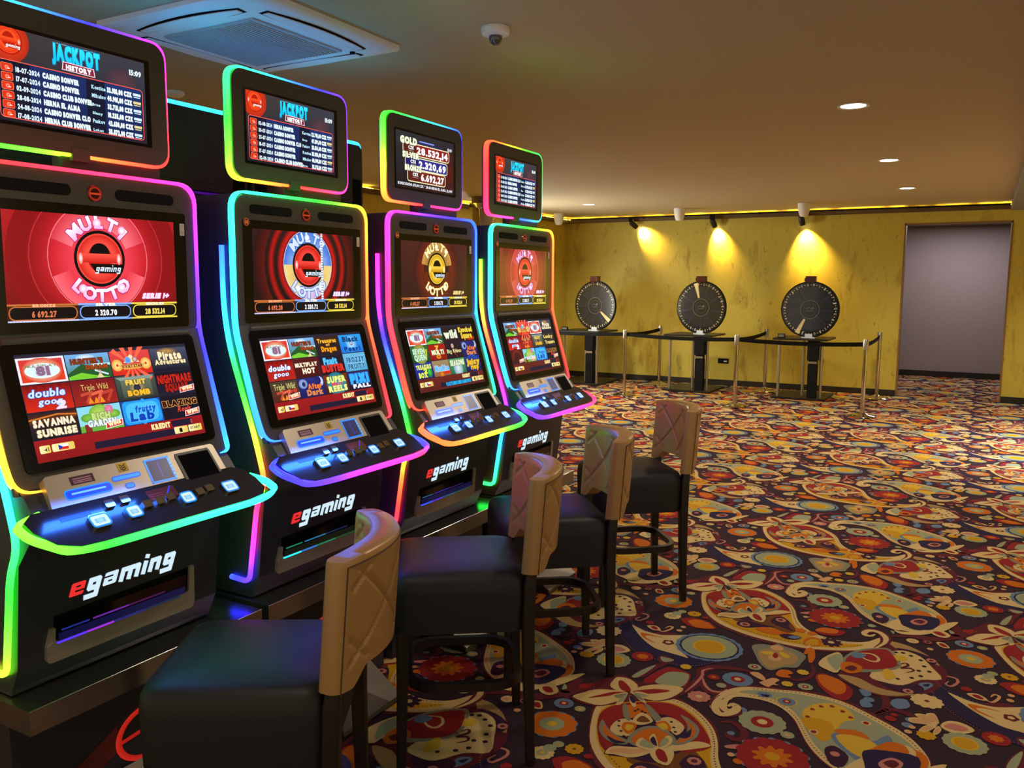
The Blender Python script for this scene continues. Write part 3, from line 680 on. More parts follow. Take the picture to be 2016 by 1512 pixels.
s maroon 2 .05 -1.613,2.699,-1.532,2.758,-1.449,2.761,-1.357,2.847,-1.289,2.951,-1.231,3.08
s maroon 2 .04 -1.388,3.017,-1.352,2.969,-1.358,2.872,-1.32,2.817
f red 3 0 0 -1.306,2.942,.024
"""
PAL = dict(bg='#34242e', blue='#6f88a8', brown='#7c4a22', cream='#e6c688', dpurple='#40203c', gold='#d8a01c', grey='#8e8c78', maroon='#6a2632',
           navy='#30264a', orange='#d87018', peach='#e2ac78', pink='#cf8478', red='#a0282a', tan='#b8955e', tea='#a4aa86', yellow='#e2b83a')
def smooth_loop(p, n=3):
    out = []; N = len(p)
    for k in range(N):
        a, b, c, d = p[k-1], p[k], p[(k+1) % N], p[(k+2) % N]
        for j in range(n):
            t = j/n; out.append(tuple(.5*(2*b[i]+(c[i]-a[i])*t+(2*a[i]-5*b[i]+4*c[i]-d[i])*t*t+(3*b[i]-a[i]-3*c[i]+d[i])*t**3) for i in (0, 1)))
    return out
def smooth_open(p, n=5):
    out = []; q = [p[0]]+list(p)+[p[-1]]
    for k in range(1, len(q)-2):
        a, b, c, d = q[k-1], q[k], q[k+1], q[k+2]
        for j in range(n):
            t = j/n; out.append(tuple(.5*(2*b[i]+(c[i]-a[i])*t+(2*a[i]-5*b[i]+4*c[i]-d[i])*t*t+(3*b[i]-a[i]-3*c[i]+d[i])*t**3) for i in (0, 1)))
    out.append(p[-1]); return out
def carpet_tile():
    """one repeat (1.335 x 1.39 m) of the woven pattern as flat coloured areas: (points, colour, layer)"""
    T = []
    for ln in CARPET.strip().splitlines():
        q = ln.split(); k = q[0]; col = tuple(.70*v+.004 for v in lin(PAL[q[1]])); lay = int(q[2])
        nums = lambda i: [float(x) for x in q[i].split(',')]
        if k == 'p':
            n = nums(4); pts = list(zip(n[::2], n[1::2]))
            T.append((smooth_loop(pts) if q[3] == '1' else pts, col, lay))
        elif k == 'f':
            n, d = int(q[3]), float(q[4]); cx, cy, r = nums(5)
            N = max(12, n*5) if n else (20 if r > .03 else 10); pts = []
            for j in range(N):
                a = 2*PI*j/N; rr = r*(1-d*(1-abs(math.cos(a*n/2))**.7)) if n else r
                pts.append((cx+rr*math.cos(a), cy+rr*math.sin(a)))
            T.append((pts, col, lay))
        elif k == 's':
            w = float(q[3])/2; n = nums(4); pts = smooth_open(list(zip(n[::2], n[1::2])), 4); A, B = [], []
            for j in range(len(pts)):
                a, b = pts[max(0, j-1)], pts[min(len(pts)-1, j+1)]; L = math.dist(a, b) or 1; tp = .35+.65*min(1, 4*min(j, len(pts)-1-j)/len(pts))
                nx, ny = -(b[1]-a[1])/L*w*tp, (b[0]-a[0])/L*w*tp
                A.append((pts[j][0]+nx, pts[j][1]+ny)); B.append((pts[j][0]-nx, pts[j][1]-ny))
            for j in range(len(pts)-1): T.append(([A[j], A[j+1], B[j+1], B[j]], col, lay))
        else:
            st, sz = float(q[3]), float(q[4]); n = nums(5); pts = smooth_open(list(zip(n[::2], n[1::2])), 6); acc = 0
            for a, b in zip(pts, pts[1:]):
                L = math.dist(a, b); 
                if L < 1e-6: continue
                dx, dy = (b[0]-a[0])/L, (b[1]-a[1])/L
                while acc < L:
                    x, y = a[0]+dx*acc, a[1]+dy*acc; s_ = sz/2
                    T.append(([(x-dx*s_*.8-dy*s_, y-dy*s_*.8+dx*s_), (x-dx*s_*.8+dy*s_, y-dy*s_*.8-dx*s_), (x+dx*s_*.8+dy*s_, y+dy*s_*.8-dx*s_), (x+dx*s_*.8-dy*s_, y+dy*s_*.8+dx*s_)], col, lay)); acc += st
                acc -= L
    return T
def make_floor():
    T = carpet_tile(); mb = MB(); TX, TY = 1.335, 1.39
    x0, x1, y0, y1 = WL, 3.2, -1.2, 17.0
    mb.box(x0-.1, x1+.1, y0, y1, -.12, -.006, lin(PAL['bg']))
    base = [p for p, _, _ in T]
    for i in range(-5, 4):
        for j in range(-3, 11):
            ox, oy = i*TX, j*TY
            if ox-1.75 > x1 or ox < x0 or oy+2 > y1+.5 or oy+3.8 < y0: continue
            for idx, (pts, col, lay) in enumerate(T):
                if not (x0 < pts[0][0]+ox < x1 and y0 < pts[0][1]+oy < y1): continue
                z = -.0052+lay*.0004+(idx % 16)*.00002; k = len(mb.v)
                for p in pts: mb.v.append((min(x1, max(x0, p[0]+ox)), min(y1, p[1]+oy), z))
                mb.face(list(range(k, k+len(pts))), col)
    return struct('floor', mb, M['carpet'], label='carpet patterned with paisleys and flowers in red, gold, cream and navy')
make_floor()

RX = 3.2
# back wall with the doorway opening
D0, D1, DZ = -1.065, .28, 2.5
mb = MB(); mb.box(WL-.15, D0, WY, WY+.16, 0, CZ+.05); mb.box(D1, RX+.15, WY, WY+.16, 0, CZ+.05); mb.box(D0, D1, WY, WY+.16, DZ, CZ+.05)
struct('wall_back', mb, M['plaster'])
WA, WB, W0, W1 = 10.45, 11.05, .9, 2.1            # unseen window behind the machines, added to whiten the light near the corner
mb = MB(); mb.box(WL-.15, WL, -1.2, WA, 0, CZ+.05); mb.box(WL-.15, WL, WB, WY, 0, CZ+.05); mb.box(WL-.15, WL, WA, WB, 0, W0); mb.box(WL-.15, WL, WA, WB, W1, CZ+.05); struct('wall_left', mb, M['plaster'])
mb = MB(); mb.box(WL-.1, WL+.01, WA-.03, WA+.02, W0-.03, W1+.03); mb.box(WL-.1, WL+.01, WB-.02, WB+.03, W0-.03, W1+.03); mb.box(WL-.1, WL+.01, WA, WB, W0-.03, W0+.02); mb.box(WL-.1, WL+.01, WA, WB, W1-.02, W1+.03)
win = struct('added_window', mb, M['white'])
mb = MB(); mb.box(WL-.07, WL-.06, WA, WB, W0, W1); mb.build('pane', M['pane'], win)
mb = MB(); mb.box(RX, RX+.15, 4.2, WY, 0, CZ+.05)
struct('wall_right', mb, M['plaster'])
mb = MB(); mb.box(WL-.15, RX+.15, -1.2, WY+.16, CZ, CZ+.1); struct('ceiling', mb, M['ceiling'])
# doorway lining
mb = MB(); mb.box(D0-.002, D0+.02, WY-.006, WY+.165, 0, DZ); mb.box(D1-.02, D1+.002, WY-.006, WY+.165, 0, DZ); mb.box(D0, D1, WY-.006, WY+.165, DZ-.02, DZ+.002)
struct('trim_1', mb, mat('ochre doorway lining', '#8a6a34', .5))
# corridor beyond
mb = MB(); mb.box(-4, RX, 16.75, 16.9, 0, 2.8); struct('wall_corridor', mb, M['corr'])
mb = MB(); mb.box(-4.1, -4, WY+.16, 16.9, 0, 2.8); mb.box(RX, RX+.1, WY+.16, 16.9, 0, 2.8); struct('wall_corridor_end', mb, M['corr'])
mb = MB(); mb.box(-4.1, RX+.1, WY+.16, 16.9, 2.66, 2.76); struct('ceiling_corridor', mb, M['bulk'])
mb = MB(); mb.box(-4, RX, 16.73, 16.75, 0, .1); struct('baseboard_corridor', mb, M['base'])
mb = MB(); mb.box(WL, D0, WY-.016, WY, 0, .085); mb.box(D1, RX, WY-.016, WY, 0, .085); struct('baseboard_back', mb, M['base'])
mb = MB(); mb.box(WL, WL+.016, -1.2, WY, 0, .085); struct('baseboard_left', mb, M['base'])
# crown band below the ceiling gap, with the glowing groove above it
mb = MB(); mb.box(WL, .24, WY-.07, WY, 2.655, 2.71); struct('trim_2', mb, M['trim'])
mb = MB(); mb.box(WL, WL+.07, -1.2, WY-.07, 2.655, 2.71); struct('trim_3', mb, M['trim'])
mb = MB(); mb.box(.24, RX, 3.5, WY, 2.64, CZ); struct('trim_4', mb, M['bulk'])
def tape(a0, a1, along_x):
    b = MB()
    if along_x: b.box(a0, a1, WY-.05, WY-.03, 2.712, 2.719)
    else: b.box(WL+.03, WL+.05, a0, a1, 2.712, 2.719)
    return b
tag(tape(WL+.05, .235, True).build('light_tape', M['cove']), 'glowing yellow tape light in the groove over the gold back wall', 'light strip')
tag(tape(3.0, WY-.1, False).build('light_tape', M['cove']), 'glowing yellow tape light along the top of the side wall behind the machines', 'light strip')
# dark lamp rail in front of the groove
mb = MB(); mb.box(-6.3, .23, WY-.175, WY-.155, 2.70, 2.722); r = mb.build('lamp_rail', M['rubber'])
tag(r, 'thin dark lamp rail running along the top of the back wall', 'rail')
for x in (-5.0, -3.1, -1.9, -.9):
    b = MB(); b.box(x-.012, x+.012, WY-.18, WY-.06, 2.698, 2.724); b.build('bracket', M['rubber'], r)

# ------------------------------------------------------------------ ceiling fittings
def downlight(x, y, label, first=[None]):
    g = 'recessed ceiling downlights'
    r = empty('downlight', (x, y, CZ), label, 'ceiling light', group=g)
    if first[0] is None:
        a = MB(); a.lathe([(.078, -.001), (.098, -.001), (.098, -.008), (.078, -.005)], 28, cap=False); a.build('ring', M['white'], r, smooth=SM)
        b = MB(); b.lathe([(.001, -.002), (.076, -.002), (.076, -.0045), (.001, -.0045)], 28); b.build('lamp', M['lamp'], r)
        first[0] = r
    else:
        for ch in first[0].children: c = ch.copy(); COL.objects.link(c); c.parent = r
    return r
DL = [(-.81, 5.9, 'biggest downlight, first of the three in a line beyond the dome camera'),
      (-.843, 8.54, 'middle downlight of the three in a line on the ceiling'), (-.874, 11.03, 'downlight nearest the doorway, last of the three in a line'),
      (-5.04, 11.23, 'small downlight above the wheel by the wall corner')]
for x, y, l in DL: downlight(x, y, l)
def lamp(kind, name, loc, energy, col, rot=(0, 0, 0), **k):
    l = bpy.data.lights.new(name, kind); l.energy = energy; l.color = col
    for a, v in k.items(): setattr(l, a, v)
    o = bpy.data.objects.new(name, l); COL.objects.link(o); o.location = loc; o.rotation_euler = rot; return o
WARM = (1, .85, .64)
for x, y, e in [(-.81, 5.9, 110), (-.843, 8.54, 135), (-.874, 11.03, 130), (-5.04, 11.23, 170), (-.8, 3.3, 48), (-.8, .7, 40), (-5.04, 8.6, 160), (-5.04, 6.0, 150), (2.2, 6, 90), (2.2, 3.3, 60), (2.0, 8.54, 120), (2.0, 11.5, 190), (-3, 9.9, 90)]:  # beams beyond the built fittings are unseen extras, added for more light
    lamp('SPOT', 'downlight_and_fill_beam', (x, y, CZ-.03), e, WARM, spot_size=2.7, spot_blend=.6, shadow_soft_size=.07)

# ceiling cassette
ac = empty('air_conditioner', (-3.03, 2.95, CZ), 'white square cassette air conditioner set in the ceiling above the machines', 'air conditioner')
def acb(mb, name, m, parent=ac, sm=False): return mb.build(name, m, parent, (-3.03, 2.95, CZ), sm)
h = .475; b = MB()
def sq(r, z, bow=0):   # square ring with slightly bowed sides
    p = []
    for k in range(4):
        for j in range(8):
            t = j/8*2-1; q = r+bow*(1-t*t); x, y = [(q, t*r), (-t*r, q), (-q, -t*r), (t*r, -q)][k]; p.append((-3.03+x, 2.95+y, z))
    return p
rings = [sq(.475, CZ-.001), sq(.475, CZ-.022, .004), sq(.468, CZ-.03, .004), sq(.40, CZ-.042), sq(.30, CZ-.048), sq(.29, CZ-.044), sq(.001, CZ-.044)]
idx = [[b.vert(p) for p in rg] for rg in rings]
for A, B in zip(idx, idx[1:]):
    for j in range(32): b.face([A[j], B[j], B[(j+1) % 32], A[(j+1) % 32]])
acb(b, 'panel', M['acwhite'], sm=.7)
b = MB()
b.box(-3.03-.28, -3.03+.28, 2.95-.28, 2.95+.28, CZ-.052, CZ-.044)
for k in range(27): x = -3.03-.27+k*.02; b.box(x, x+.007, 2.95-.27, 2.95+.27, CZ-.057, CZ-.05)
acb(b, 'intake_grille', M['acgrille'])
for k in range(4):
    a = k*PI/2; c_, s_ = math.cos(a), math.sin(a); fl, gp = MB(), MB()
    def R2(u, v, z): return (-3.03+u*c_-v*s_, 2.95+u*s_+v*c_, z)
    for mm, u0, u1, w, z in ((gp, .335, .425, .315, CZ-.0455), (fl, .345, .418, .30, CZ-.049)):
        pts = []
        for j in range(9):
            t = j/8*2-1; pts.append((u0+.012*t*t, t*w))
        for j in range(9):
            t = 1-j/8*2; pts.append((u1-.03*t*t, t*w))
        i = len(mm.v); top = [R2(u, v, z+.012) for u, v in pts]; bot = [R2(u, v, z) for u, v in pts]
        mm.v += bot+top; n = len(pts); mm.face(range(i, i+n)); mm.face(range(i+n, i+2*n))
        for j in range(n): mm.face([i+j, i+(j+1) % n, i+n+(j+1) % n, i+n+j])
    acb(gp, 'outlet_slot', M['dark']); acb(fl, 'louver_flap', M['acwhite'])
b = MB(); b.lathe([(.001, CZ-.056), (.012, CZ-.055), (.014, CZ-.046)], 12, (-2.72, 3.27)); acb(b, 'sensor', M['dark'])

d = empty('dome_camera', (-2.0, 3.4, CZ), 'small white dome camera alone on the bare ceiling', 'security camera')
b = MB(); b.lathe([(.001, -.001), (.064, -.001), (.067, -.012), (.062, -.030), (.045, -.038), (.001, -.038)], 30); b.build('base', M['white'], d, smooth=.7)
b = MB(); b.lathe([(.030, -.036), (.031, -.05), (.023, -.068), (.011, -.077), (.001, -.079)], 24); b.build('dome', mat('smoked dome', '#55504c', .12, spec=.7), d, smooth=True)
def cone_unit(x, y, label):
    r = empty('wall_speaker', (x, y, CZ), label, 'speaker', group='white tapered speakers along the wall top')
    b = MB(); b.lathe([(.001, -.001), (.085, -.001), (.088, -.02), (.078, -.10), (.06, -.165), (.045, -.185), (.001, -.19)], 20); b.build('shell', M['white'], r, smooth=.8)
cone_unit(-6.12, 12.45, 'white tapered unit under the ceiling in the corner of the two gold walls')
cone_unit(-4.08, 12.41, 'white tapered unit under the ceiling between the first and second spotlight')
cone_unit(-2.28, 12.4, 'white tapered unit under the ceiling directly over the third spotlight')
s_ = empty('smoke_detector', (-4.36, 3.58, CZ), 'small pale disc detector on the ceiling behind the first machine', 'detector')
b = MB(); b.lathe([(.001, -.001), (.055, -.001), (.055, -.018), (.04, -.03), (.001, -.032)], 20); b.build('housing', M['white'], s_, smooth=.7)

def spotlight(x, aim, label, en):
    y = WY-.165
    r = empty('spotlight', (x, y, 2.70), label, 'spotlight', group='dark spotlights washing the gold wall')
    b = MB(); b.box(-.035, .035, -.035, .035, -.06, .0); b.build('mount', M['rubber'], r)
    d = Vector(aim)-Vector((x, y, 2.60)); d.normalize(); p = Vector((0, 0, -.075))
    b = MB(); b.tube([p-d*.02, p+d*.0, p+d*.10, p+d*.125], [.03, .042, .042, .038], 18); b.build('lamp_head', M['blackplate'], r, smooth=.7)
    b = MB(); b.tube([p+d*.118, p+d*.127], [.031, .031], 16); b.build('bulb', M['lamp'], r)
    q = (-d).to_track_quat('Z', 'Y').to_euler()
    lamp('SPOT', 'spotlight_beam', Vector((x, y, 2.70))+p+d*.135, en, (1, .66, .2), q, spot_size=1.5, spot_blend=1.0, shadow_soft_size=.03)
spotlight(-5.19, (-5.04, WY, 2.44), 'dark spotlight aimed at the wall above the wheel beside the corner', 330)
spotlight(-3.83, (-3.77, WY, 2.37), 'dark spotlight aimed at the wall above the middle wheel', 330)
spotlight(-2.48, (-2.40, WY-.0, 2.2), 'dark spotlight aimed at the wall above the wheel next to the doorway', 330)

# chromed column far behind the machines
c_ = empty('column', (-5.907, 9.74, 0), 'shiny chrome round column standing behind the third and fourth machine', 'column')
b = MB(); b.lathe([(.15, 0), (.15, 2.60)], 40); b.build('shaft', M['chrome'], c_, smooth=.7)
b = MB(); b.lathe([(.001, 2.6), (.19, 2.6), (.19, 2.66), (.001, 2.66)], 40); b.build('cap', M['chrome'], c_, smooth=.5)
b = MB(); b.lathe([(.16, 2.66), (.16, CZ)], 30); b.build('neck', M['trim'], c_, smooth=.5)

so = empty('wall_socket', (-3.62, WY, .39), 'black double wall socket low on the gold wall', 'socket')
b = MB(); b.box(-.085, .085, -.012, 0, -.04, .04); b.build('plate', M['rubber'], so)
b = MB(); b.box(.01, .06, -.016, -.011, -.014, .006); b.build('insert', M['white'], so)

# ------------------------------------------------------------------ slot machines
MX = [-2.125, -2.11, -2.105, -2.10]; MY = [1.467, 2.267, 3.067, 3.867]; PZ = .54
XB = .29                                               # slope of the lower face: x gained per metre going down
def fx(z): return 0 if z >= 1.455 else (1.455-z)*XB
LOW_N = Vector((1, 0, XB)).normalized(); LOW_V = Vector((-XB, 0, 1)).normalized()
PAN_N = Vector((.075, 0, .063)).normalized()           # service panel / deck slope
ORG = (0, 0, PZ)
CACHE = {}
def part(name, key, fn, m, parent, smooth=False):
    """a part of a slot machine; identical parts share their mesh"""
    if key not in CACHE: mb = MB(); fn(mb); CACHE[key] = mb.mesh(name, m, ORG, smooth)
    o = bpy.data.objects.new(name, CACHE[key]); COL.objects.link(o); o.parent = parent; return o
def cab(mb):
    f = [(-.012, 1.885), (-.012, 1.455), (.088, 1.105), (.128, 1.075), (.165, 1.03), (.15, .98), (.085, .90), (.05, .62), (.02, .56), (.015, .545), (-.40, .545), (-.40, 1.80), (-.36, 1.885)]
    mb.prism(f, 'y', -.315, .315)
def facep(mb):          # charcoal face: upper section, lower section
    mb.prism(rrect(-.325, 1.43, .325, 1.887, .055), 'x', -.010, .001)
    i = len(mb.v)
    for d in (0, -.012):
        for y, z in ((-.325, 1.08), (.325, 1.08), (.325, 1.46), (-.325, 1.46)): mb.v.append((fx(z)+d+.001, y, z))
    for q in ((0, 1, 2, 3), (4, 7, 6, 5), (0, 4, 5, 1), (1, 5, 6, 2), (3, 2, 6, 7), (0, 3, 7, 4)): mb.face([i+k for k in q])
def low(y, z, d): p = Vector((fx(z), y, z))+LOW_N*d; return tuple(p)
def pan(y, t, d=0):     # service panel: t=0 top edge, 1 bottom edge
    p = Vector((.118, y*(1+.04*t), 1.118)).lerp(Vector((.172, y*(1+.04*t), 1.036)), t)+Vector((.082, 0, .054)).normalized()*d; return tuple(p)
def slab(mb, poly, P, d0, d1):
    n = len(poly); i = len(mb.v); mb.v += [P(a, b, d1) for a, b in poly]+[P(a, b, d0) for a, b in poly]
    mb.face(range(i, i+n)); mb.face(list(range(i+n, i+2*n))[::-1])
    for k in range(n): mb.face([i+k, i+n+k, i+n+(k+1) % n, i+(k+1) % n])
DK0, DK1 = Vector((.165, 0, 1.045)), Vector((.262, 0, .962))        # deck back and front edge
DKN = Vector((.083, 0, .097)).normalized()
def dk(y, t, d=0): p = DK0.lerp(DK1, t)+DKN*d; return (p.x, y, p.z)
DECK = [(-.325, .0), (-.352, .16), (-.345, .42), (-.31, .80), (-.26, .97), (-.20, 1.0), (.27, 1.0), (.33, .95), (.352, .78), (.345, .45), (.325, .16), (.29, .0)]
def deckline():
    p = [Vector((q[0], q[1], 0)) for q in ((-.30, .0), (-.365, .12), (-.355, .45), (-.275, 1.03), (.335, 1.03), (.40, .86), (.385, .55), (.34, .3))]
    return round_path(p, [.1, .2, .16, .10, .1, .1], 7)
def logo_strokes():
    """blocky slanted lower-case word; every letter a list of strokes in a 1 x 1 cell (descender to -.45)"""
    L = {'g': [[(.8, .2), (.2, .2), (.2, .8), (.8, .8), (.8, -.4), (.05, -.4)]],
         'm': [[(.2, 0), (.2, .8), (1.4, .8), (1.4, 0)], [(.8, .8), (.8, 0)]],
         'i': [[(.2, 0), (.2, .84)], [(.2, 1.26), (.2, 1.36)]],
         'n': [[(.2, 0), (.2, .8), (.8, .8), (.8, 0)]]}
    return L
def word(pt, txt, x, y, h, cols, L=3, sh=.28, w=.24, sx=1.):
    S = logo_strokes(); adv = {'m': 1.75, 'i': .55}
    for i, ch in enumerate(txt):
        if ch in 'ea':
            Q = lambda a0, b0, a1, b1: [(x+a*h*sx+b*h*sh, y+b*h) for a, b in rrect(a0, b0, a1, b1, .12 if a1-a0 > .8 and b1-b0 > .5 else .02, 3)]
            pt.poly(Q(0, 0, 1, 1), cols[min(i, len(cols)-1)], L); [pt.poly(Q(*q), '#08080a', L+1) for q in (((.36, .62, .68, .74), (.36, .27, 1.01, .40)) if ch == 'e' else ((-.01, .60, .64, .73), (.34, .25, .66, .38)))]; x += 1.2*h*sx; continue
        for st in S[ch]: pt.line([(x+(a*h)*sx+(b*h)*sh, y+b*h) for a, b in st], w*h, cols[min(i, len(cols)-1)], L)
        x += (adv.get(ch, 1.2))*h*sx
    return x
def e_logo(pt, cx, cy, r, c0, c1, dk='#0c0a0e', L=4, word_col='#dff0ff', gl=True):
    pt.ring(cx, cy, 0, r*1.12, dk, dk, L)
    pt.ring(cx, cy, 0, r, c1, c1, L+1); pt.ring(cx, cy, r*.55, r*.98, c0, c1, L+1.3); pt.ring(cx, cy, r*.9, r, c1, c0, L+1.5)
    pt.ring(cx, cy+r*.18, 0, r*.44, dk, dk, L+2, a0=0, a1=180, n=16)
    pt.rect(cx-r*.8, cy-r*.16, cx+r*.86, cy+r*.2, c0, c1, L+2.5)
    pt.poly([(cx-r*.46, cy-r*.2), (cx+r*1.02, cy-r*.2), (cx+r*.92, cy-r*.58), (cx-r*.2, cy-r*.58)], dk, L+2.8)
    word(pt, 'gaming', cx-r*.22, cy-r*.5, r*.17, [word_col], L+3.5, w=.3, sx=.95)
    if gl:
        for sx in (-1, 1): pt.ring(cx+sx*r*.84, cy, 0, r*.1, '#ffffff', c0, L+4, ry=2.4, n=14)

def upper_screen(k):
    W, H = .506, .281; p = Paint(W, H); bar = -H/2+.046
    st = [dict(bg=('#b01c24', '#6e0d14'), t='#f2b6e2', o='#c02a78', n=('6692.27', '2320.70', '28532.14')),
          dict(bg=('#2c1b1d', '#160e12'), t='#cfe0ff', o='#2454b8', n=('6692.28', '2320.72', '28532.14')),
          dict(bg=('#4a2220', '#2a1418'), t='#ffe9a8', o='#7a4a08', n=('6692.27', '2320.72', '28532.14')),
          dict(bg=('#8c2a2c', '#5a161c'), t='#e8b8e6', o='#a83868', n=('6692.28', '2320.71', '28532.14'))][k]
    p.rect(-W/2, -H/2, W/2, H/2, st['bg'][0], st['bg'][1], 0)
    cx, cy = .008, .026
    if k in (0, 3):
        a = ['#ff5a6a', '#e83a4a', '#d42634', '#b01a22', '#8c1018'] if k == 0 else ['#e0524e', '#cc3a38', '#b02a2c', '#962024', '#701a1e']
        for j, (r0, r1) in enumerate(((0, .09), (.09, .125), (.125, .16), (.16, .2), (.2, .245))):
            p.ring(cx, cy, r0*1.05, r1*1.05, a[j], a[min(4, j+1)], 1+j*.1, ry=.92)
        p.ring(cx, cy, .085, .150, '#ff7a86' if k == 0 else '#d85a58', '#d83040' if k == 0 else '#c03a3c', 2, a0=20, a1=160); p.ring(cx, cy, .09, .145, '#e83848' if k == 0 else '#c84040', '#ff6a78' if k == 0 else '#d05050', 2, a0=200, a1=340)
        p.ring(cx, cy, .1475, .150, '#ff98a4', '#e04a58', 2.5); p.ring(cx, cy, .197, .2, '#d83a40', '#a01a20', 2.5, ry=.95)
        e_logo(p, cx, cy, .068, '#ff5548', '#cf1c16')
    elif k == 1:
        for r0, r1, c0, c1 in ((.12, .135, '#5a1214', '#c41c1c'), (.135, .152, '#c41c1c', '#4a0e10'), (.165, .18, '#3a0c0e', '#b01a1a'), (.18, .197, '#b01a1a', '#2a0a0c'), (.21, .26, '#5c1414', '#241014')): p.ring(cx, cy, r0, r1, c0, c1, 1)
        p.ring(cx, cy, 0, .122, '#dce8f8', '#dce8f8', 2, n=40)
        for j in range(9):
            a0, a1 = j*20, j*20+20; p.ring(cx, cy, .02, .12, '#9cc4f4' if j % 2 else '#c4dcff', '#3a74d8', 2.4, n=3, a0=a0, a1=a1)
            p.ring(cx, cy, .02, .12, '#c8902c' if j % 2 else '#e8bc58', '#f0d488', 2.4, n=3, a0=a0+180, a1=a1+180)
        p.ring(cx, cy, .03, .12, '#e8d8f4', '#c8b4e0', 2.7, n=8, a0=240, a1=300)
        e_logo(p, cx, cy, .07, '#ff4a40', '#c01410')
    else:
        p.ring(cx, cy, .10, .17, '#7a2418', '#3a1a1a', 1, ry=.95)
        p.ring(cx, cy+.005, .05, .115, '#8a5a20', '#d0a050', 2, a0=8, a1=172)
        p.ring(cx, cy, .05, .115, '#7a3012', '#5a2012', 2, a0=188, a1=352)
        e_logo(p, cx, cy, .064, '#ffd84a', '#c89410', '#14100c')
    hh = .034
    p.arctext('MULTI', cx, cy, .083, hh, 90, 92, '#ffffff' if k == 0 else st['t'], 9, .05, st['o'], True, st['t'])
    p.arctext('LOTTO', cx, cy, .116, hh, 270, 84, '#ffffff' if k == 0 else st['t'], 9, .05, st['o'], False, st['t'])
    p.text('SERIE 1+', .135, -.083, .088, .014, '#ffe0ff' if k != 2 else '#f0d890', 9, .09, .3, st['o'])
    for gx, gy in ((-.005, .122), (.07, .105), (-.055, -.055), (.062, -.052)):
        p.ring(cx+gx, cy-.0+gy-.026, 0, .012, '#ffffff', st['t'], 11, n=10); p.ring(cx+gx, cy+gy-.026, 0, .004, '#ffffff', '#ffffff', 11.5, n=8)
    if k == 1:   # bright scan bar
        p.rect(.072, bar, .082, H/2, '#e8eeff', '#ffffff', 12)
        for j in range(26): p.rect(.072, bar+.004+j*.009, .082, bar+.007+j*.009, '#8088b0', None, 12.5)
    e3 = (('#c8703a', '#3a1c14', '#d8764a', 'BRONZE'), ('#86b4ff', '#1a2038', '#f4f8ff', 'SILVER'), ('#f0d850', '#1c180c', '#ffe060', 'GOLD'))
    for j, (ec, fc, tc_, nm) in enumerate(e3):
        x0, x1 = -W/2+(0, .19, .352)[j], -W/2+(.19, .352, .506)[j]
        p.rect(x0, -H/2, x1, bar, fc, None, 6); p.rect(x0, bar-.005, x1, bar, ec, None, 6.5); p.rect(x0, -H/2, x1, -H/2+.004, ec if j else '#b8c0ff', None, 6.5)
        p.rr(x0+.006, -H/2+.007, x1-.006, bar-.009, .013, '#0e0a12', 8, ec, .003)
        p.text(st['n'][j][:-6]+' '+st['n'][j][-6:] if len(st['n'][j]) > 6 else st['n'][j], (x0+x1)/2-.033, -H/2+.0125, .066, .015, tc_, 10, .05)
        p.text(nm, (x0+x1)/2-.03, bar-.0075, .06, .007, '#fff8e0' if j != 0 else '#ffb080', 11, .08)
    for j in range(22): p.rect(-W/2+.004+j*.0085, -H/2+.0005, -W/2+.010+j*.0085, -H/2+.003, '#e8e8ff', None, 9)
    return p

ROWS = [['18-07-2024|CASINO BONVER|Kostice|33.918,00 CZK', '17-07-2024|CASINO BONVER|Mikulov|40.901,00 CZK', '02-09-2024|CASINO CLUB BONVER|Brno|32.751,00 CZK', '28-08-2024|HERNA EL ALMA|Slany|18.235,00 CZK', '24-08-2024|CASINO BONVER CLO|Paskov|42.630,00 CZK', '17-08-2024|HERNA CLUB BONVER|Loket|35.872,00 CZK'],
        ['02-08-2024|HERNA BONVER|Karvina|32.791,00 CZK', '30-07-2024|CASINO BONVER|Brno|47.139,00 CZK', '25-07-2024|CASINO BONVER CLO|Paskov|23.514,00 CZK', '18-07-2024|CASINO BONVER|Kostice|33.918,00 CZK', '17-07-2024|CASINO BONVER|Mikulov|40.901,00 CZK', '02-09-2024|CASINO CLUB BONVER|Brno|32.751,00 CZK'],
        None,
        ['24-08-2024|CASINO BONVER CLO|Paskov|42.630,00 CZK', '02-08-2024|HERNA BONVER|Karvina|32.791,00 CZK', '30-07-2024|CASINO BONVER|Brno|47.139,00 CZK', '25-07-2024|CASINO BONVER CLO|Paskov|23.514,00 CZK', '18-07-2024|CASINO BONVER|Kostice|33.918,00 CZK', '17-07-2024|CASINO BONVER|Mikulov|40.901,00 CZK']]
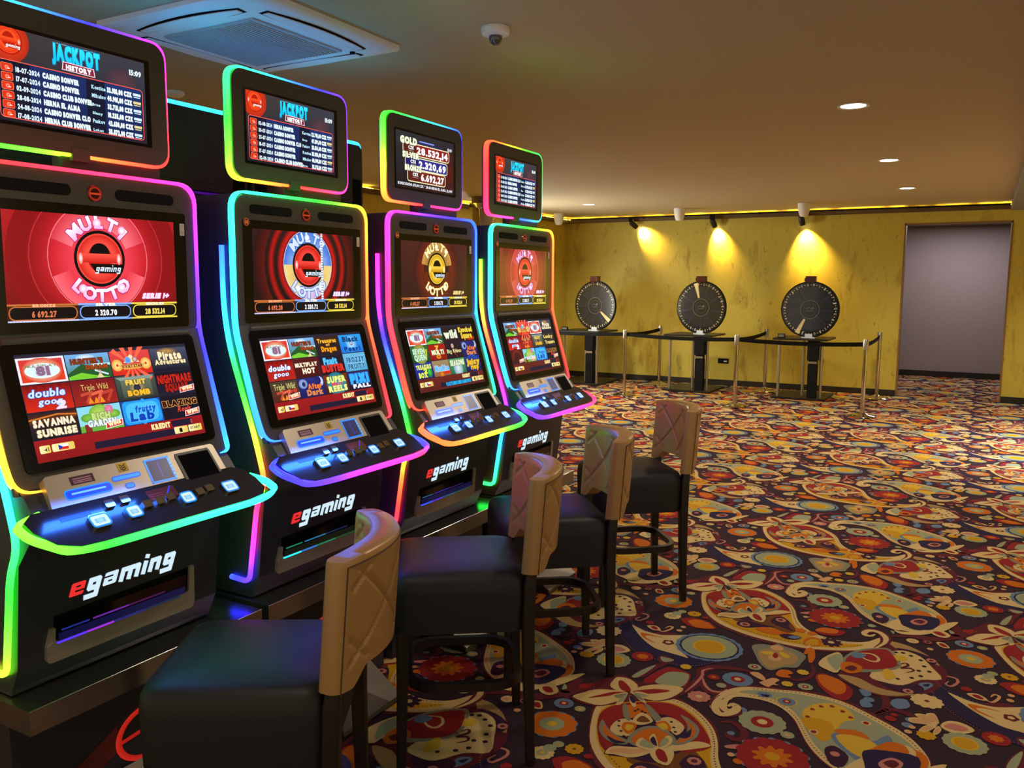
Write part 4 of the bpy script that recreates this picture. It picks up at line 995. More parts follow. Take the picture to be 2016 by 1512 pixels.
def topper_screen(k):
    W, H = .43, .228; p = Paint(W, H)
    if k == 2:
        p.poly([(-W/2, -H/2), (W/2, -H/2), (W/2, H/2), (-W/2, H/2)], [lin('#241a1c'), lin('#3a1a16'), lin('#2a2830'), lin('#2c3036')], 0)
        p.ring(.17, -.02, 0, .09, '#5a1c14', '#2a1a1c', 1, ry=1.2); p.rect(-.05, .085, .06, .09, '#8aa0ff', None, 2); p.rect(-.06, .06, .12, .085, '#2c2a5a', '#2a2030', 1.5)
        for y, x0, x1, nm, num, fc in ((.048, -.165, .175, 'GOLD', '28.532,14', '#8c1d1c'), (-.008, -.150, .160, 'SILVER', '2.320,69', '#33308e'), (-.060, -.135, .145, 'BRONZE', '6.692,27', '#7a2618')):
            p.rr(x0, y-.022, x1, y+.022, .01, fc, 3, '#f4f0c0', .004); p.rect(x0+.002, y-.018, x0+.09, y+.019, '#5a2020' if nm != 'SILVER' else '#24226a', None, 4)
            p.text(num, x0+.095, y-.014, x1-x0-.105, .028, '#ffffff', 6, .05); p.text('CZK', x0+.035, y+.0, .04, .013, '#ffffff', 6, .05)
            p.rect(x0+.035, y-.008, x0+.075, y-.006, '#c0a080', None, 5); p.text(nm, x0-.02+.0, y+.020, .115, .026 if nm == 'GOLD' else .022, '#f6f8d8', 8, .08, 0, '#3a5a2a')
        p.text('BONUS BUCHA 5171,00 CZK * 28-08 HERNA EL ALMA, SLANY', -.205, -.104, .41, .011, '#f4f4ff', 6, .04)
        p.text('15:09', .165, .075, .035, .013, '#dff4ff', 6, .04); return p
    p.poly([(-W/2, -H/2), (W/2, -H/2), (W/2, H/2), (-W/2, H/2)], [lin('#201c26'), lin('#2a2230'), lin('#3a3c48'), lin('#403836')], 0)
    p.ring(-.178, .085, 0, .055, '#ff4a20', '#b42a18', 1); p.ring(.14, .05, 0, .05, '#5c3a46', '#3c343e', .8, ry=.7)
    e_logo(p, -.176, .084, .032, '#ff5a28', '#e02c10', '#b81c0c', 2, '#ffffff')
    p.text('JACKPOT', -.062, .066, .135, .038, '#35e4ff', 6, .08, 0, '#0b6ea0', 0, '#18c8f4'); p.rect(-.05, .1055, .06, .1075, '#8ab4c0', None, 5)
    p.poly([(-.038, .042), (.058, .040), (.055, .062), (-.035, .064)], '#ffd8e0', 7); p.poly([(-.0355, .044), (.0555, .042), (.0525, .060), (-.0325, .062)], '#8a2440', 7.5)
    p.text('HISTORY', -.026, .0455, .072, .012, '#ffffff', 8.5, .08)
    p.text('15:09', .165, .072, .038, .014, '#e8fbff', 6, .05)
    p.rr(-.204, -.104, .204, .034, .008, '#15182e', 2, '#ff6058', .0022); p.rect(-.125, -.103, .03, .033, '#1c2e66', '#1a2452', 3); p.rect(.085, -.103, .2, .033, '#1c3470', '#1a2858', 3)
    for j, row in enumerate(ROWS[k]):
        y = .0165-j*.0225; dt, nm, ct, am = row.split('|')
        p.rr(-.198, y-.008, -.170, y+.0095, .003, '#e03418', 4, '#ff8060', .0012); p.ring(-.184, y, .002, .006, '#ffb090', '#ff5030', 6, n=12); p.rect(-.182, y-.003, -.176, y-.001, '#ffffff', None, 6.5)
        p.text(dt, -.162, y-.0065, .062, .012, '#dff6ff', 6, .05)
        p.text(nm, -.092, y-.0065, .0073*len(nm)+.005, .0125, '#eafcff', 6, .09)
        p.text(ct, .045, y-.006, .006*len(ct), .010 if len(ct) > 5 else .007, '#b8e4f4', 6, .05)
        p.text(am, .092, y-.0065, .078, .0125, '#f0ffff', 6, .09)
        c = '#e8d890' if j in (1, 4) else '#d8f0ff'; p.rect(.174, y-.001, .199, y+.006, c, None, 5); p.rect(.176, y-.006, .197, y-.0035, c, None, 5)
    return p

Y8, R8, O8, B8, G8, W8 = '#ffd84a', '#e0301c', '#ff8a24', '#3aa8ff', '#58c83a', '#f4f4ff'
def _81(p, x, y, w, h):
    p.rect(x, y, x+w, y+h, '#f4ecf4', None, 2); p.rect(x+.006, y+.005, x+w-.006, y+h-.005, '#d83a3c', '#e0401c', 3)
    p.ring(x+w/2, y+h*.5, 0, w*.42, '#fff0c8', '#e04a34', 4, ry=.62); p.ring(x+w/2, y+h*.48, 0, w*.37, '#c4f4f4', '#e8ffff', 5, ry=.42)
    p.text('81', x+w*.37, y+h*.32, w*.27, h*.33, '#8a6a86', 8, .06, 0, '#d8c0d8'); p.text('MULTIPLAY', x+w*.16, y+h*.62, w*.66, h*.1, '#8a8a5a', 7, .03)
def _hunt(p, x, y, w, h):
    p.rect(x, y, x+w, y+h, '#7ab4ee', '#3a7a34', 2); p.ring(x+w*.45, y+h*.86, 0, w*.22, '#e8f4ff', '#9cc8f0', 2.5, ry=.3)
    p.poly([(x, y+h*.25), (x+w*.35, y+h*.62), (x+w*.55, y+h*.4), (x+w*.8, y+h*.6), (x+w, y+h*.45), (x+w, y), (x, y)], '#2c5a2c', 3)
    p.poly([(x, y), (x, y+h*.12), (x+w*.3, y+h*.26), (x+w*.6, y+h*.12), (x+w*.95, y)], '#7ad034', 4); p.rect(x+w*.55, y+h*.5, x+w, y+h*.58, '#c8f0f4', None, 4)
    p.text("HUNTER'S", x+w*.1, y+h*.62, w*.74, h*.19, '#8c3a1c', 7, .08, 0, '#3a1c0c'); p.text('DREAM', x+w*.42, y+h*.38, w*.5, h*.16, '#a8441c', 7, .08, 0, '#44200c')
    p.poly([(x+w*.62, y), (x+w*.72, y+h*.22), (x+w*.8, y), ], '#e8d8a0', 6); p.line([(x+w*.62, y+h*.32), (x+w*.9, y+h*.12)], .005, '#d0e4f4', 7); p.ring(x+w*.72, y+h*.26, 0, w*.04, '#c8a080', '#a08060', 7, n=10)
def _T(bg0, bg1, lines, extra=None):
    def f(p, x, y, w, h):
        p.rect(x, y, x+w, y+h, bg0, bg1, 2)
        if extra: extra(p, x, y, w, h)
        for t, c, tx, ty, tw, th, *o in lines: p.text(t, x+w*tx, y+h*ty, w*tw, h*th, c, 8, o[2] if len(o) > 2 else .07, o[1] if len(o) > 1 else 0, o[0] if o else None)
    return f
def x_curtain(p, x, y, w, h):
    for j in range(6): p.poly([(x+w*j/6, y+h), (x+w*(j+.9)/6, y+h), (x+w*(j+.6)/6, y+h*.3), (x+w*(j+.3)/6, y+h*.3)], [lin('#8c1414'), lin('#6a0c10'), lin('#c8281c'), lin('#c8281c')], 3)
def x_rays(p, x, y, w, h):
    for j in range(14):
        a = j*2*PI/14; b = a+PI/14; p.poly([(x+w/2, y+h*.4), (x+w/2+w*.6*math.cos(a), y+h*.4+w*.5*math.sin(a)), (x+w/2+w*.6*math.cos(b), y+h*.4+w*.5*math.sin(b))], '#ff6a4a', 2.5) if abs(math.cos(a)) < .75 else None
    for s in (-1, 1): p.ring(x+w*(.5+s*.36), y+h*.42, .004, .017, '#ffe890', '#e8a040', 4, n=16)
    p.poly([(x+w*.3, y+h*.5), (x+w*.5, y+h*.85), (x+w*.72, y+h*.5)], '#f4e4b0', 4); p.ring(x+w*.42, y+h*.6, 0, w*.08, '#4a8ae0', '#7ab0f0', 5, n=12); p.ring(x+w*.6, y+h*.62, 0, w*.07, '#e8d8d0', '#b04a30', 5, n=12)
    p.poly([(x+w*.15, y+h*.42), (x+w*.85, y+h*.42), (x+w*.7, y+h*.22), (x+w*.3, y+h*.22)], '#e8a848', 5)
def x_bomb(p, x, y, w, h):
    p.poly([(x+w*.02, y+h*.95), (x+w*.98, y+h*.95), (x+w*.88, y+h*.82), (x+w*.12, y+h*.82)], '#8aa098', 3); p.rect(x+w*.12, y+h*.1, x+w*.88, y+h*.82, '#6a7460', '#4a5044', 3)
    p.ring(x+w*.5, y+h*.45, 0, w*.2, '#c8b070', '#6a6850', 4, n=16); p.ring(x+w*.5, y+h*.46, 0, w*.09, '#3a3c54', '#20222e', 5, n=14)
def x_seven(p, x, y, w, h):
    for k, c in ((0, '#c84a34'), (1, '#e8684a'), (2, '#c04030')): p.line([(x+w*(.18+k*.24), y+h*.42), (x+w*(.42+k*.24), y+h*.5), (x+w*(.28+k*.24), y+h*.12)], .008, c, 5)
    for k in range(3): p.poly([(x+w*(.3+k*.13), y+h*.05), (x+w*(.36+k*.13), y+h*.3), (x+w*(.43+k*.13), y+h*.05)], '#f0902a', 6)
def x_wins(p, x, y, w, h):
    p.poly([(x+w*.56, y+h*.02), (x+w*.98, y+h*.1), (x+w*1.0, y+h*.36), (x+w*.58, y+h*.26)], '#f4e8f0', 9); p.poly([(x+w*.58, y+h*.05), (x+w*.96, y+h*.12), (x+w*.98, y+h*.33), (x+w*.6, y+h*.24)], '#d8341c', 9.5)
    p.text('WINS', x+w*.64, y+h*.1, w*.3, h*.14, '#fff0c0', 11, .08, 0, None, .15)
def x_lab(p, x, y, w, h):
    p.poly(rrect(x+w*.02, y+h*.02, x+w*.98, y+h*.98, .012, 3), '#2a9af0', 3); p.poly(rrect(x+w*.09, y+h*.1, x+w*.92, y+h*.9, .02, 3), '#48c0ff', 4)
    for a, b in ((.1, .85), (.55, .95), (.93, .3), (.5, .05)): p.ring(x+w*a, y+h*b, 0, w*.05, '#3ab0f8', '#2a9af0', 5, n=10)
def x_garden(p, x, y, w, h):
    p.poly([(x, y), (x+w, y), (x+w, y+h*.35), (x, y+h*.25)], '#6ab03a', 3); p.ring(x+w*.5, y+h*.65, 0, w*.26, '#c8dc6a', '#7ab83a', 4, ry=.8)
    p.ring(x+w*.2, y+h*.55, 0, w*.15, '#8ac84a', '#5aa030', 4, ry=.6, n=14); p.ring(x+w*.82, y+h*.6, 0, w*.15, '#9ad04a', '#5aa030', 4, ry=.6, n=14); p.ring(x+w*.72, y+h*.8, 0, w*.1, '#f090b0', '#d06a90', 5, n=12); p.rect(x+w*.1, y, x+w*.25, y+h*.3, '#8a2a24', None, 4)
    x_wins(p, x, y, w, h)
def x_moon(p, x, y, w, h):
    p.ring(x+w*.85, y+h*.75, 0, w*.14, '#f0f4ff', '#b8c4f0', 3, n=18); p.ring(x+w*.78, y+h*.82, 0, w*.12, '#2a2a6a', '#24246a', 3.5, n=18)
    p.ring(x+w*.18, y+h*.72, 0, w*.17, '#b8c8e8', '#6a80c0', 3, ry=.8, n=16); p.ring(x+w*.2, y+h*.7, 0, w*.07, '#101430', '#34407a', 4, n=12)
def x_glow(p, x, y, w, h): p.ring(x+w/2, y+h*.52, 0, w*.24, '#c8f0ff', '#3aa0f0', 3, n=18); p.ring(x+w/2, y+h*.52, 0, w*.07, '#e8f4ff', '#24406a', 5, n=12)
def x_round(p, x, y, w, h): p.ring(x+w/2, y+h*.5, 0, w*.4, '#d8c83a', '#7a8a3a', 3, ry=.85)
def x_sun(p, x, y, w, h): p.poly([(x, y+h*.6), (x+w, y+h*.7), (x+w, y+h), (x, y+h)], [lin('#6a3414'), lin('#7a3a14'), lin('#2a1c24'), lin('#2a1c24')], 3); p.line([(x, y+h*.75), (x+w*.6, y+h*.88), (x+w, y+h*.8)], .004, '#d8782a', 4)
SUNK = '#1c1826'
MULTI7 = _T('#b02018', '#8c1a14', [('MULTI', '#f0f4c8', .14, .36, .72, .28, '#5a6a2a'), ('7', '#ffb848', .4, .66, .2, .26, '#a04a10')], lambda p, x, y, w, h: p.ring(x+w*.5, y+h*.2, .006, w*.16, '#f0a030', '#c85a18', 3, ry=.5, n=16))
LIB = {
 '81': _81, 'hunt': _hunt,
 'circus': _T('#e04848', '#d82c18', [('VIVAT STAR', '#7a2418', .24, .28, .52, .14, '#f4c878', .0, .06)], x_rays),
 'pirate': _T('#4a5068', SUNK, [('Pirate', '#f4e8c0', .2, .5, .62, .34, '#6a4a1c'), ('Adventures', '#f0e0b0', .08, .3, .84, .2, '#4a3418')], lambda p, x, y, w, h: p.ring(x+w*.45, y+h*.85, .004, w*.3, '#c89a4a', '#4a4450', 3, ry=.3, n=18)),
 'dgoo2': _T('#8c1018', '#d82c18', [('double', '#cfeaff', .08, .54, .78, .3, '#2a4ab0', .2, .04), ('goog', '#cfeaff', .26, .24, .5, .24, '#2a4ab0', .2, .03), ('2', '#f0dcf0', .62, .04, .2, .3, '#a82440', .2)], x_curtain),
 'dgooo': _T('#a01c14', '#b8281c', [('double', '#eef4ff', .06, .5, .8, .28, '#2a3a90', .2, .05), ('gooo', '#eef4ff', .2, .2, .55, .24, '#2a3a90', .2, .03)], x_curtain),
 'triple': _T('#7c1a20', '#a02820', [('Triple Wild', '#f0c070', .2, .58, .62, .26, '#5a1410', 0, .0)], x_seven),
 'triple2': _T('#4a4030', '#5a2418', [('Triple Wild', '#ece08a', .1, .58, .78, .32, '#3a3818', .0, .0)], lambda p, x, y, w, h: (x_seven(p, x, y, w, h), x_wins(p, x, y, w, h))),
 'bomb': _T('#4c5850', '#30342e', [('FRUIT', '#f0cc5a', .24, .62, .5, .2, '#4a3c10'), ('BOMB', '#f0b830', .24, .16, .56, .22, '#4a3408')], x_bomb),
 'night': _T(SUNK, '#242030', [('NIGHTMARE', '#c8281c', .04, .52, .92, .34, '#3a0a0c', 0, .06), ('SQUARE', '#b02418', .2, .16, .62, .3, '#3a0a0c')], x_wins),
 'savanna': _T('#3a2420', SUNK, [('SAVANNA', '#f4ead0', .06, .48, .88, .26, '#5a4014'), ('SUNRISE', '#f4ecc8', .1, .1, .84, .26, '#5a4014')], x_sun),
 'garden': _T('#8ad8f0', '#9ce0e8', [('RICH', '#c8dc8a', .3, .45, .42, .26, '#4a7a24'), ('GARDEN', '#e8ecf0', .18, .2, .66, .24, '#5a6a80')], x_garden),
 'lab': _T('#1a4ab0', '#1a5ac8', [('frutty', '#1a5ad0', .32, .5, .52, .26, '#6ad0ff', .1), ('Lab', '#1440b8', .16, .16, .6, .36, '#5ac8ff', .1, .055)], x_lab),
 'blaze': _T(SUNK, SUNK, [('BLAZING', '#3a1410', .02, .54, .94, .24, '#f0b060'), ('Reels', '#f04a30', .38, .26, .36, .24, None, .3, .02)], x_wins),
 'dragon': _T('#38241c', '#2c2026', [('Treasures', '#f0b030', .1, .66, .78, .22, '#5a300c'), ('of', '#f0a830', .42, .48, .16, .14, '#5a300c'), ('Dragon', '#f0a020', .2, .2, .62, .26, '#5a300c')]),
 'pearl': _T('#2aa0f0', '#1a70d8', [('Black', '#16427a', .14, .62, .72, .28, '#48b0f8'), ('Pearl', '#16429a', .14, .08, .72, .26, '#3aa0f0')], x_glow),
 'hot': _T('#5a1c1c', '#4a1616', [('MULTIPLAY', '#f8ecd0', .04, .56, .86, .2, '#7a3a20'), ('HOT', '#fff0d8', .28, .2, .48, .26, '#7a3a20')]),
 'buster': _T('#241c28', '#241a24', [('Fruit', '#5ac8ff', .16, .54, .56, .34, '#1a5a9a'), ('BUSTER', '#e0342a', .04, .14, .92, .36, '#5a100c')], lambda p, x, y, w, h: p.ring(x+w*.4, y+h*.5, 0, w*.14, '#7ad8ff', '#246a9a', 3, n=16)),
 'frozzy': _T('#6ab8e0', '#4aa0d0', [('FROZZY', '#2a6a9a', .12, .5, .8, .28, '#a8e0f8'), ('FRUITY', '#2a6a9a', .14, .12, .76, .28, '#a8e0f8')]),
 'dark': _T('#2c2c80', '#20205a', [('After', '#f08030', .34, .42, .54, .26, '#5a1c4a'), ('Dark', '#d88a50', .26, .1, .62, .28, '#6a1c4a')], x_moon),
 'reels': _T('#7a3418', '#3a1c1c', [('SUPER', '#e8f08a', .12, .58, .78, .32, '#3a5a24'), ('MULTI', '#e84868', .28, .42, .44, .14, '#7a1430'), ('REELS', '#f0f08a', .12, .1, .78, .3, '#2a6a6a')], lambda p, x, y, w, h: p.ring(x+w/2, y+h*.5, 0, w*.42, '#48c0d8', '#2a6a80', 3, ry=.8)),
 'fall': _T('#3a2860', SUNK, [('PIXI', '#3ab0ff', .1, .4, .8, .46, '#1a5ac0', 0, .12), ('FALL', '#f4f4ff', .16, .1, .76, .2, '#2a2a60', 0, .09)]),
 'wild': _T('#2c2026', '#2a1c22', [('wild', '#eef4d8', .1, .3, .8, .5, '#5a6a4a', 0, .07)]),
 'square': _T('#2c1c1c', '#2a1a1c', [('Knocked', '#f0d848', .04, .62, .9, .32, '#7a4a10'), ('Square', '#f0d040', .14, .2, .7, .36, '#7a4a10')], lambda p, x, y, w, h: p.rect(x+w*.5, y+h*.05, x+w*.96, y+h*.25, '#c8341c', None, 4)),
 'seven': _T('#2c6a34', '#1c4a24', [('SEVEN', '#c8f0d0', .1, .52, .66, .32, '#2a5a3a'), ('QUEN', '#c8f0d0', .12, .12, .66, .34, '#2a5a3a'), ('7', '#b8b83a', .72, .16, .2, .6, '#3a5a1c')], x_round),
 'multi': MULTI7,
 'rhino': _T('#2a1c24', '#281a22', [('Big Rhino', '#e8e8a0', .04, .34, .9, .26, '#6a1c1c', 0, .02)], lambda p, x, y, w, h: (p.ring(x+w*.45, y+h*.8, 0, w*.08, '#c83a24', '#e8d0c8', 4, n=12), p.line([(x+w*.5, y+h*.3), (x+w*.65, y+h*.05)], .004, '#a8301c', 4))),
 'treas': _T('#2a34a8', '#1c2478', [('TREASURE', '#e8f084', .08, .6, .84, .26, '#2a4a1c'), ('BOX', '#e8f070', .14, .08, .48, .3, '#2a4a1c'), ('2', '#d8e84a', .46, .32, .2, .3, '#2a4a1c')], lambda p, x, y, w, h: p.ring(x+w*.78, y+h*.38, 0, w*.16, '#48d85a', '#146a24', 4, ry=1.2, n=16)),
 'neon': _T('#a08a60', '#8a6a48', [('NicoRice', '#48b0f8', .1, .34, .84, .34, '#e8f4ff')], lambda p, x, y, w, h: (p.ring(x+w*.45, y+h*.1, 0, w*.18, '#f08a2a', '#a04a18', 4, n=14), p.rect(x+w*.62, y+h*.08, x+w*.96, y+h*.3, '#d8341c', None, 5))),
 'season': _T('#4a9a60', '#2a6a44', [('SEASONS', '#e8f4c8', .06, .56, .88, .34, '#4a5a24')], lambda p, x, y, w, h: p.ring(x+w*.5, y+h*.34, 0, w*.3, '#e0ecf4', '#6a9ab0', 3, n=18)),
 'grape': _T('#24409a', '#181c4a', [('Juicy', '#f0c030', .08, .48, .86, .36, '#7a5008'), ('Hop', '#f0b828', .3, .14, .5, .34, '#7a5008')], lambda p, x, y, w, h: p.ring(x+w*.5, y+h*.6, w*.3, w*.4, '#2a5ad0', '#182a80', 3, ry=.8)),
 'book': _T('#3a3430', '#2c2628', [('Lucky', '#e8d078', .06, .62, .8, .24, '#5a4418'), ('Treasure', '#e8d078', .1, .16, .84, .26, '#5a4418')]),
 'devil': _T('#4a1c1c', '#3a1c20', [], lambda p, x, y, w, h: (p.ring(x+w*.5, y+h*.3, w*.3, w*.45, '#8a2420', '#5a1c1c', 3, a0=0, a1=180, n=20), x_wins(p, x, y, w, h)))}
GAMES = [['81', 'hunt', 'circus', 'pirate', 'dgoo2', 'triple', 'bomb', 'night', 'savanna', 'garden', 'lab', 'blaze'],
         ['81', 'hunt', 'dragon', 'pearl', 'dgooo', 'hot', 'buster', 'frozzy', 'triple2', 'dark', 'reels', 'fall'],
         ['81', 'hunt', 'wild', 'square', 'seven', 'multi', 'rhino', 'dark', 'treas', 'neon', 'season', 'grape'],
         ['hunt', 'circus', '81', 'pirate', 'dgoo2', 'triple', 'bomb', 'book', 'devil', 'garden', 'lab', 'blaze']]
def lower_screen(k):
    W, H = .516, .278; p = Paint(W, H, .0001)
    p.rect(-W/2, -H/2, W/2, H/2, '#2a2838', SUNK, 0)
    b = -H/2+.056; tw, th = W/4, (H/2-.008-b)/3
    for i, g in enumerate(GAMES[k]):
        x, y = -W/2+(i % 4)*tw, H/2-.008-(i//4+1)*th; LIB[g](p, x+.0015, y+.0015, tw-.003, th-.003)
    red = ('#a01c20', '#8c1a1c') if k < 2 else ('#6a2420', '#5a2020')
    p.rect(-W/2, -H/2, W/2, b, red[0], red[1], 12)
    p.text('KREDIT', .08, b-.02, .062, .014, '#f4e4a0', 14, .09); p.rect(.148, b-.022, .222, b-.004, '#241c34', None, 13.5); p.text('0', .214, b-.020, .006, .014, '#f04a4a', 15, .03)
    p.rect(-.10, -H/2+.010, .215, -H/2+.029, '#241c34', None, 13.5)
    if k == 2: p.text('VLOZTE MINCI NEBO BANKOVKU', -.06, -H/2+.012, .2, .014, '#28b4f0', 15, .09)
    for x0, x1, y0 in ((.152, .199, -H/2+.012), (.202, .249, -H/2+.012), (-.247, -.219, -H/2+.022), (-.215, -.155, -H/2+.022)): p.poly(rrect(x0, y0, x1, y0+.02, .003, 2), [lin('#e8c858' if q < 6 else '#fff0b0') for q in range(12)], 14)
    p.text('1', .17, -H/2+.016, .008, .011, '#1a1408', 15.5, .06); p.text('START', .208, -H/2+.019, .034, .007, '#3a2a08', 15.5, .04)
    p.poly([(-.238, -H/2+.030), (-.234, -H/2+.030), (-.229, -H/2+.036), (-.229, -H/2+.026), (-.234, -H/2+.032)], '#2a2008', 15.5); p.line([(-.225, -H/2+.027), (-.225, -H/2+.036)], .002, '#2a2008', 15.5)
    p.rect(-.198, -H/2+.032, -.172, -H/2+.039, '#ffffff', None, 15.5); p.rect(-.198, -H/2+.025, -.172, -H/2+.032, '#d8281c', None, 15.5); p.poly([(-.198, -H/2+.025), (-.198, -H/2+.039), (-.186, -H/2+.032)], '#1a3ab0', 16)
    return p

# hue stops along each strip: loop runs lower-left curl, up, across the top, down the right; topper runs left of the gap, round clockwise
LOOP_H = [[(0, 52), (.10, 56), (.33, 20), (.43, -8), (.6, -45), (.68, -62), (.8, -95), (.9, -140), (1, -172)],
          [(0, 204), (.08, 200), (.22, 186), (.42, 168), (.52, 130), (.60, 72), (.66, 48), (.82, 28), (.92, 0), (1, -12)],
          [(0, 15), (.08, 8), (.18, -12), (.30, -45), (.42, -62), (.52, -100), (.62, -142), (.8, -170), (1, -200)],
          [(0, 200), (.08, 196), (.25, 182), (.42, 165), (.5, 130), (.58, 72), (.66, 42), (.85, 18), (1, -8)]]
TOP_H = [[(0, 68), (.12, 110), (.32, 170), (.46, 205), (.56, 262), (.66, 300), (.78, 335), (.88, 370), (1, 400)],
         [(0, 34), (.10, 50), (.2, 95), (.30, 150), (.42, 178), (.54, 215), (.62, 262), (.75, 295), (.88, 320), (1, 362)],
         [(0, 0), (.08, 26), (.2, 52), (.28, 90), (.40, 140), (.52, 178), (.62, 205), (.74, 255), (.86, 312), (1, 330)],
         [(0, -48), (.1, -42), (.2, -15), (.30, 6), (.40, 35), (.52, 75), (.62, 140), (.75, 172), (.88, 188), (1, 222)]]
DECK_H = [[(0, 82), (.2, 95), (.35, 135), (.5, 158), (.75, 172), (.9, 178), (1, 165)], [(0, 232), (.2, 250), (.4, 285), (.6, 302), (.75, 312), (.85, 330), (.93, 235), (1, 215)],
          [(0, 22), (.2, 32), (.4, 44), (.6, 68), (.75, 105), (.88, 140), (1, 165)], [(0, 255), (.2, 270), (.4, 292), (.6, 308), (.8, 325), (1, 340)]]
SIDE_H = [[(0, 205), (.3, 190), (.55, 178), (.7, 140), (.85, 90), (1, 55)], [(0, 208), (.25, 180), (.38, 120), (.52, 65), (.66, 28), (.70, 330), (.84, 300), (.93, 262), (1, 225)],
          [(0, -50), (.2, -70), (.32, -140), (.45, -180), (.56, -225), (.68, -295), (.8, -335), (.92, -372), (1, -395)], [(0, 80), (.2, 55), (.38, 18), (.48, -40), (.58, -70), (.66, -165), (.8, -178), (1, -215)]]
TRAY_H = [235, 160, 205, 30]
LABEL = ['slot machine with a bright red game screen and turquoise lit button deck',
         'slot machine with a half blue, half gold game logo and magenta lit button deck',
         'slot machine with a gold logo screen and the GOLD SILVER BRONZE topper above',
         'slot machine at the doorway end of the row with orange edged topper screen']
def slot_machine(k):
    R = empty('slot_machine', (MX[k], MY[k], PZ), LABEL[k], 'slot machine', group='row of lit slot machines')
    part('cabinet', 'cab', cab, M['body'], R); part('face_panel', 'face', facep, M['case'], R, .5)
    # rainbow loop round the face
    def P(y, z): return Vector((fx(z)-.003, y, z))
    q = [(-.235, 1.078), (-.325, 1.085), (-.335, 1.18), (-.335, 1.455), (-.335, 1.893), (.330, 1.893), (.330, 1.455), (.335, 1.16), (.335, 1.085), (.295, 1.078)]
    path = dense(round_path([P(*a) for a in q], [.05, .06, .05, .06, .06, .05, .05, .03], 6))
    outs = [LOW_N if p.z < 1.45 else Vector((1, 0, 0)) for p in path]
    mb = MB(); mb.sweep(path, outs, .0036, .0125, path_hues(path, LOOP_H[k])); mb.build('light_strip', M['strip'], R, ORG, .8)
    # strips on both flanks
    for sy in (-1, 1):
        pr = [(-.066, 1.722), (-.066, 1.45), (.058, 1.10), (.098, .952), (.058, .875), (.012, .60), (-.075, .605)]
        path = dense(round_path([Vector((a, sy*.322, b)) for a, b in pr], [.16, .2, .06, .06, .03], 8))
        mb = MB(); mb.sweep(path, Vector((0, sy, 0)), .008, .008, path_hues(path, SIDE_H[k])); mb.build('side_light_strip', M['strip'], R, ORG, .8)
    # header: two sound slots and the round emblem
    for a, b in ((-.262, -.068), (.062, .255)): part('sound_slot', ('snd', a), lambda m, a=a, b=b: m.prism(rrect(a, 1.826, b, 1.856, .0145), 'x', .0, .0025), M['grille'], R)
    def emb(m):
        m.lathe([(.001, .004), (.021, .004), (.023, .002), (.023, 0)], 26, (0, 1.838), 'x')
    part('emblem_disc', 'emb', emb, M['red'], R)
    p = Paint(.06, .06); p.ring(0, 0, .014, .0205, '#a82818', '#701810', 1); p.rect(-.016, -.003, .016, .002, '#c83a20', None, 2)
    if 'embp' not in CACHE: CACHE['embp'] = p.build('emblem_letter', M['glow'], (.0045, 0, 1.838), (0, 1, 0), (0, 0, 1), None, ORG).data; bpy.data.objects.remove(bpy.data.objects['emblem_letter'])
    e = bpy.data.objects.new('emblem_letter', CACHE['embp']); COL.objects.link(e); e.parent = R
    # screens
    part('upper_bezel', 'ub', lambda m: m.prism(rrect(-.293, 1.468, .293, 1.805, .008), 'x', 0, .003), M['gloss'], R)
    upper_screen(k).build('upper_screen', M['screen'], (.0035, -.003, 1.6375), (0, 1, 0), (0, 0, 1), R, ORG)
    part('lower_bezel', 'lb', lambda m: slab(m, rrect(-.29, 1.125, .293, 1.442, .018), low, .001, .009), M['gloss'], R)
    o = Vector((fx(1.281), 0, 1.281))+LOW_N*.0095
    lower_screen(k).build('lower_screen', M['screen'], o, (0, 1, 0), LOW_V, R, ORG)
    part('bezel_brow', 'brow', lambda m: m.sweep([low(-.278, 1.448, .004), low(-.1, 1.450, .006), low(.1, 1.450, .006), low(.281, 1.448, .004)], LOW_N, .010, .006), M['case'], R, .8)
    # machine number and white label
    p = Paint(.04, .04); p.ring(0, 0, 0, .0125, '#b85a28', '#a04a20', 1, n=20); p.ring(0, 0, 0, .0095, '#2a1510', '#2a1510', 2, n=20); p.text('0%d' % (2+k), -.006, -.005, .012, .010, '#d87038', 3, .05)
    p.build('number_badge', M['glow'], (.0036, -.278, 1.797), (0, 1, 0), (0, 0, 1), R, ORG)
    p = Paint(.04, .06); p.rr(-.0085, -.018, .0085, .018, .002, '#cfccc6', 1); [p.rect(-.005, y, .005, y+.0012, '#8a8884', None, 2) for y in (-.012, -.009, -.006)]
    p.build('paper_label', M['print'], (.0036, .280, 1.758), (0, 1, 0), (0, 0, 1), R, ORG)
    # service panel
    part('service_panel', 'pan', lambda m: slab(m, [(-.255, 0), (.255, 0), (.262, .06), (.262, 1), (-.262, 1), (-.262, .06)], pan, -.03, .001), M['bronze'], R)
    pu = (Vector(pan(0, 0))-Vector(pan(0, 1))).normalized(); pc = Vector(pan(0, .5, .0016))
    p = Paint(.54, .12)
    p.rect(-.20, .012, -.135, .035, '#4a1a34', '#3a142c', 1); [p.rect(-.193, y, -.143, y+.0035, '#a878a0', None, 2) for y in (.026, .020, .015)]
    p.build('rule_sticker', M['print'], pc, (0, 1, 0), pu, R, ORG); p = Paint(.54, .12)
    p.rect(-.062, .020, -.032, .046, '#d8b820', '#b89818', 1); [p.line([(-.055, y), (-.047, y-.006), (-.039, y)], .003, '#3a3008', 2) for y in (.041, .035, .029)]
    p.build('arrow_sticker', M['print'], pc, (0, 1, 0), pu, R, ORG)
    p = Paint(.54, .12)
    p.rr(-.225, -.022, -.10, -.001, .008, '#0048ff', 1, '#0a90ff', .004); p.rect(-.21, -.013, -.115, -.008, '#7ad0ff', None, 3)
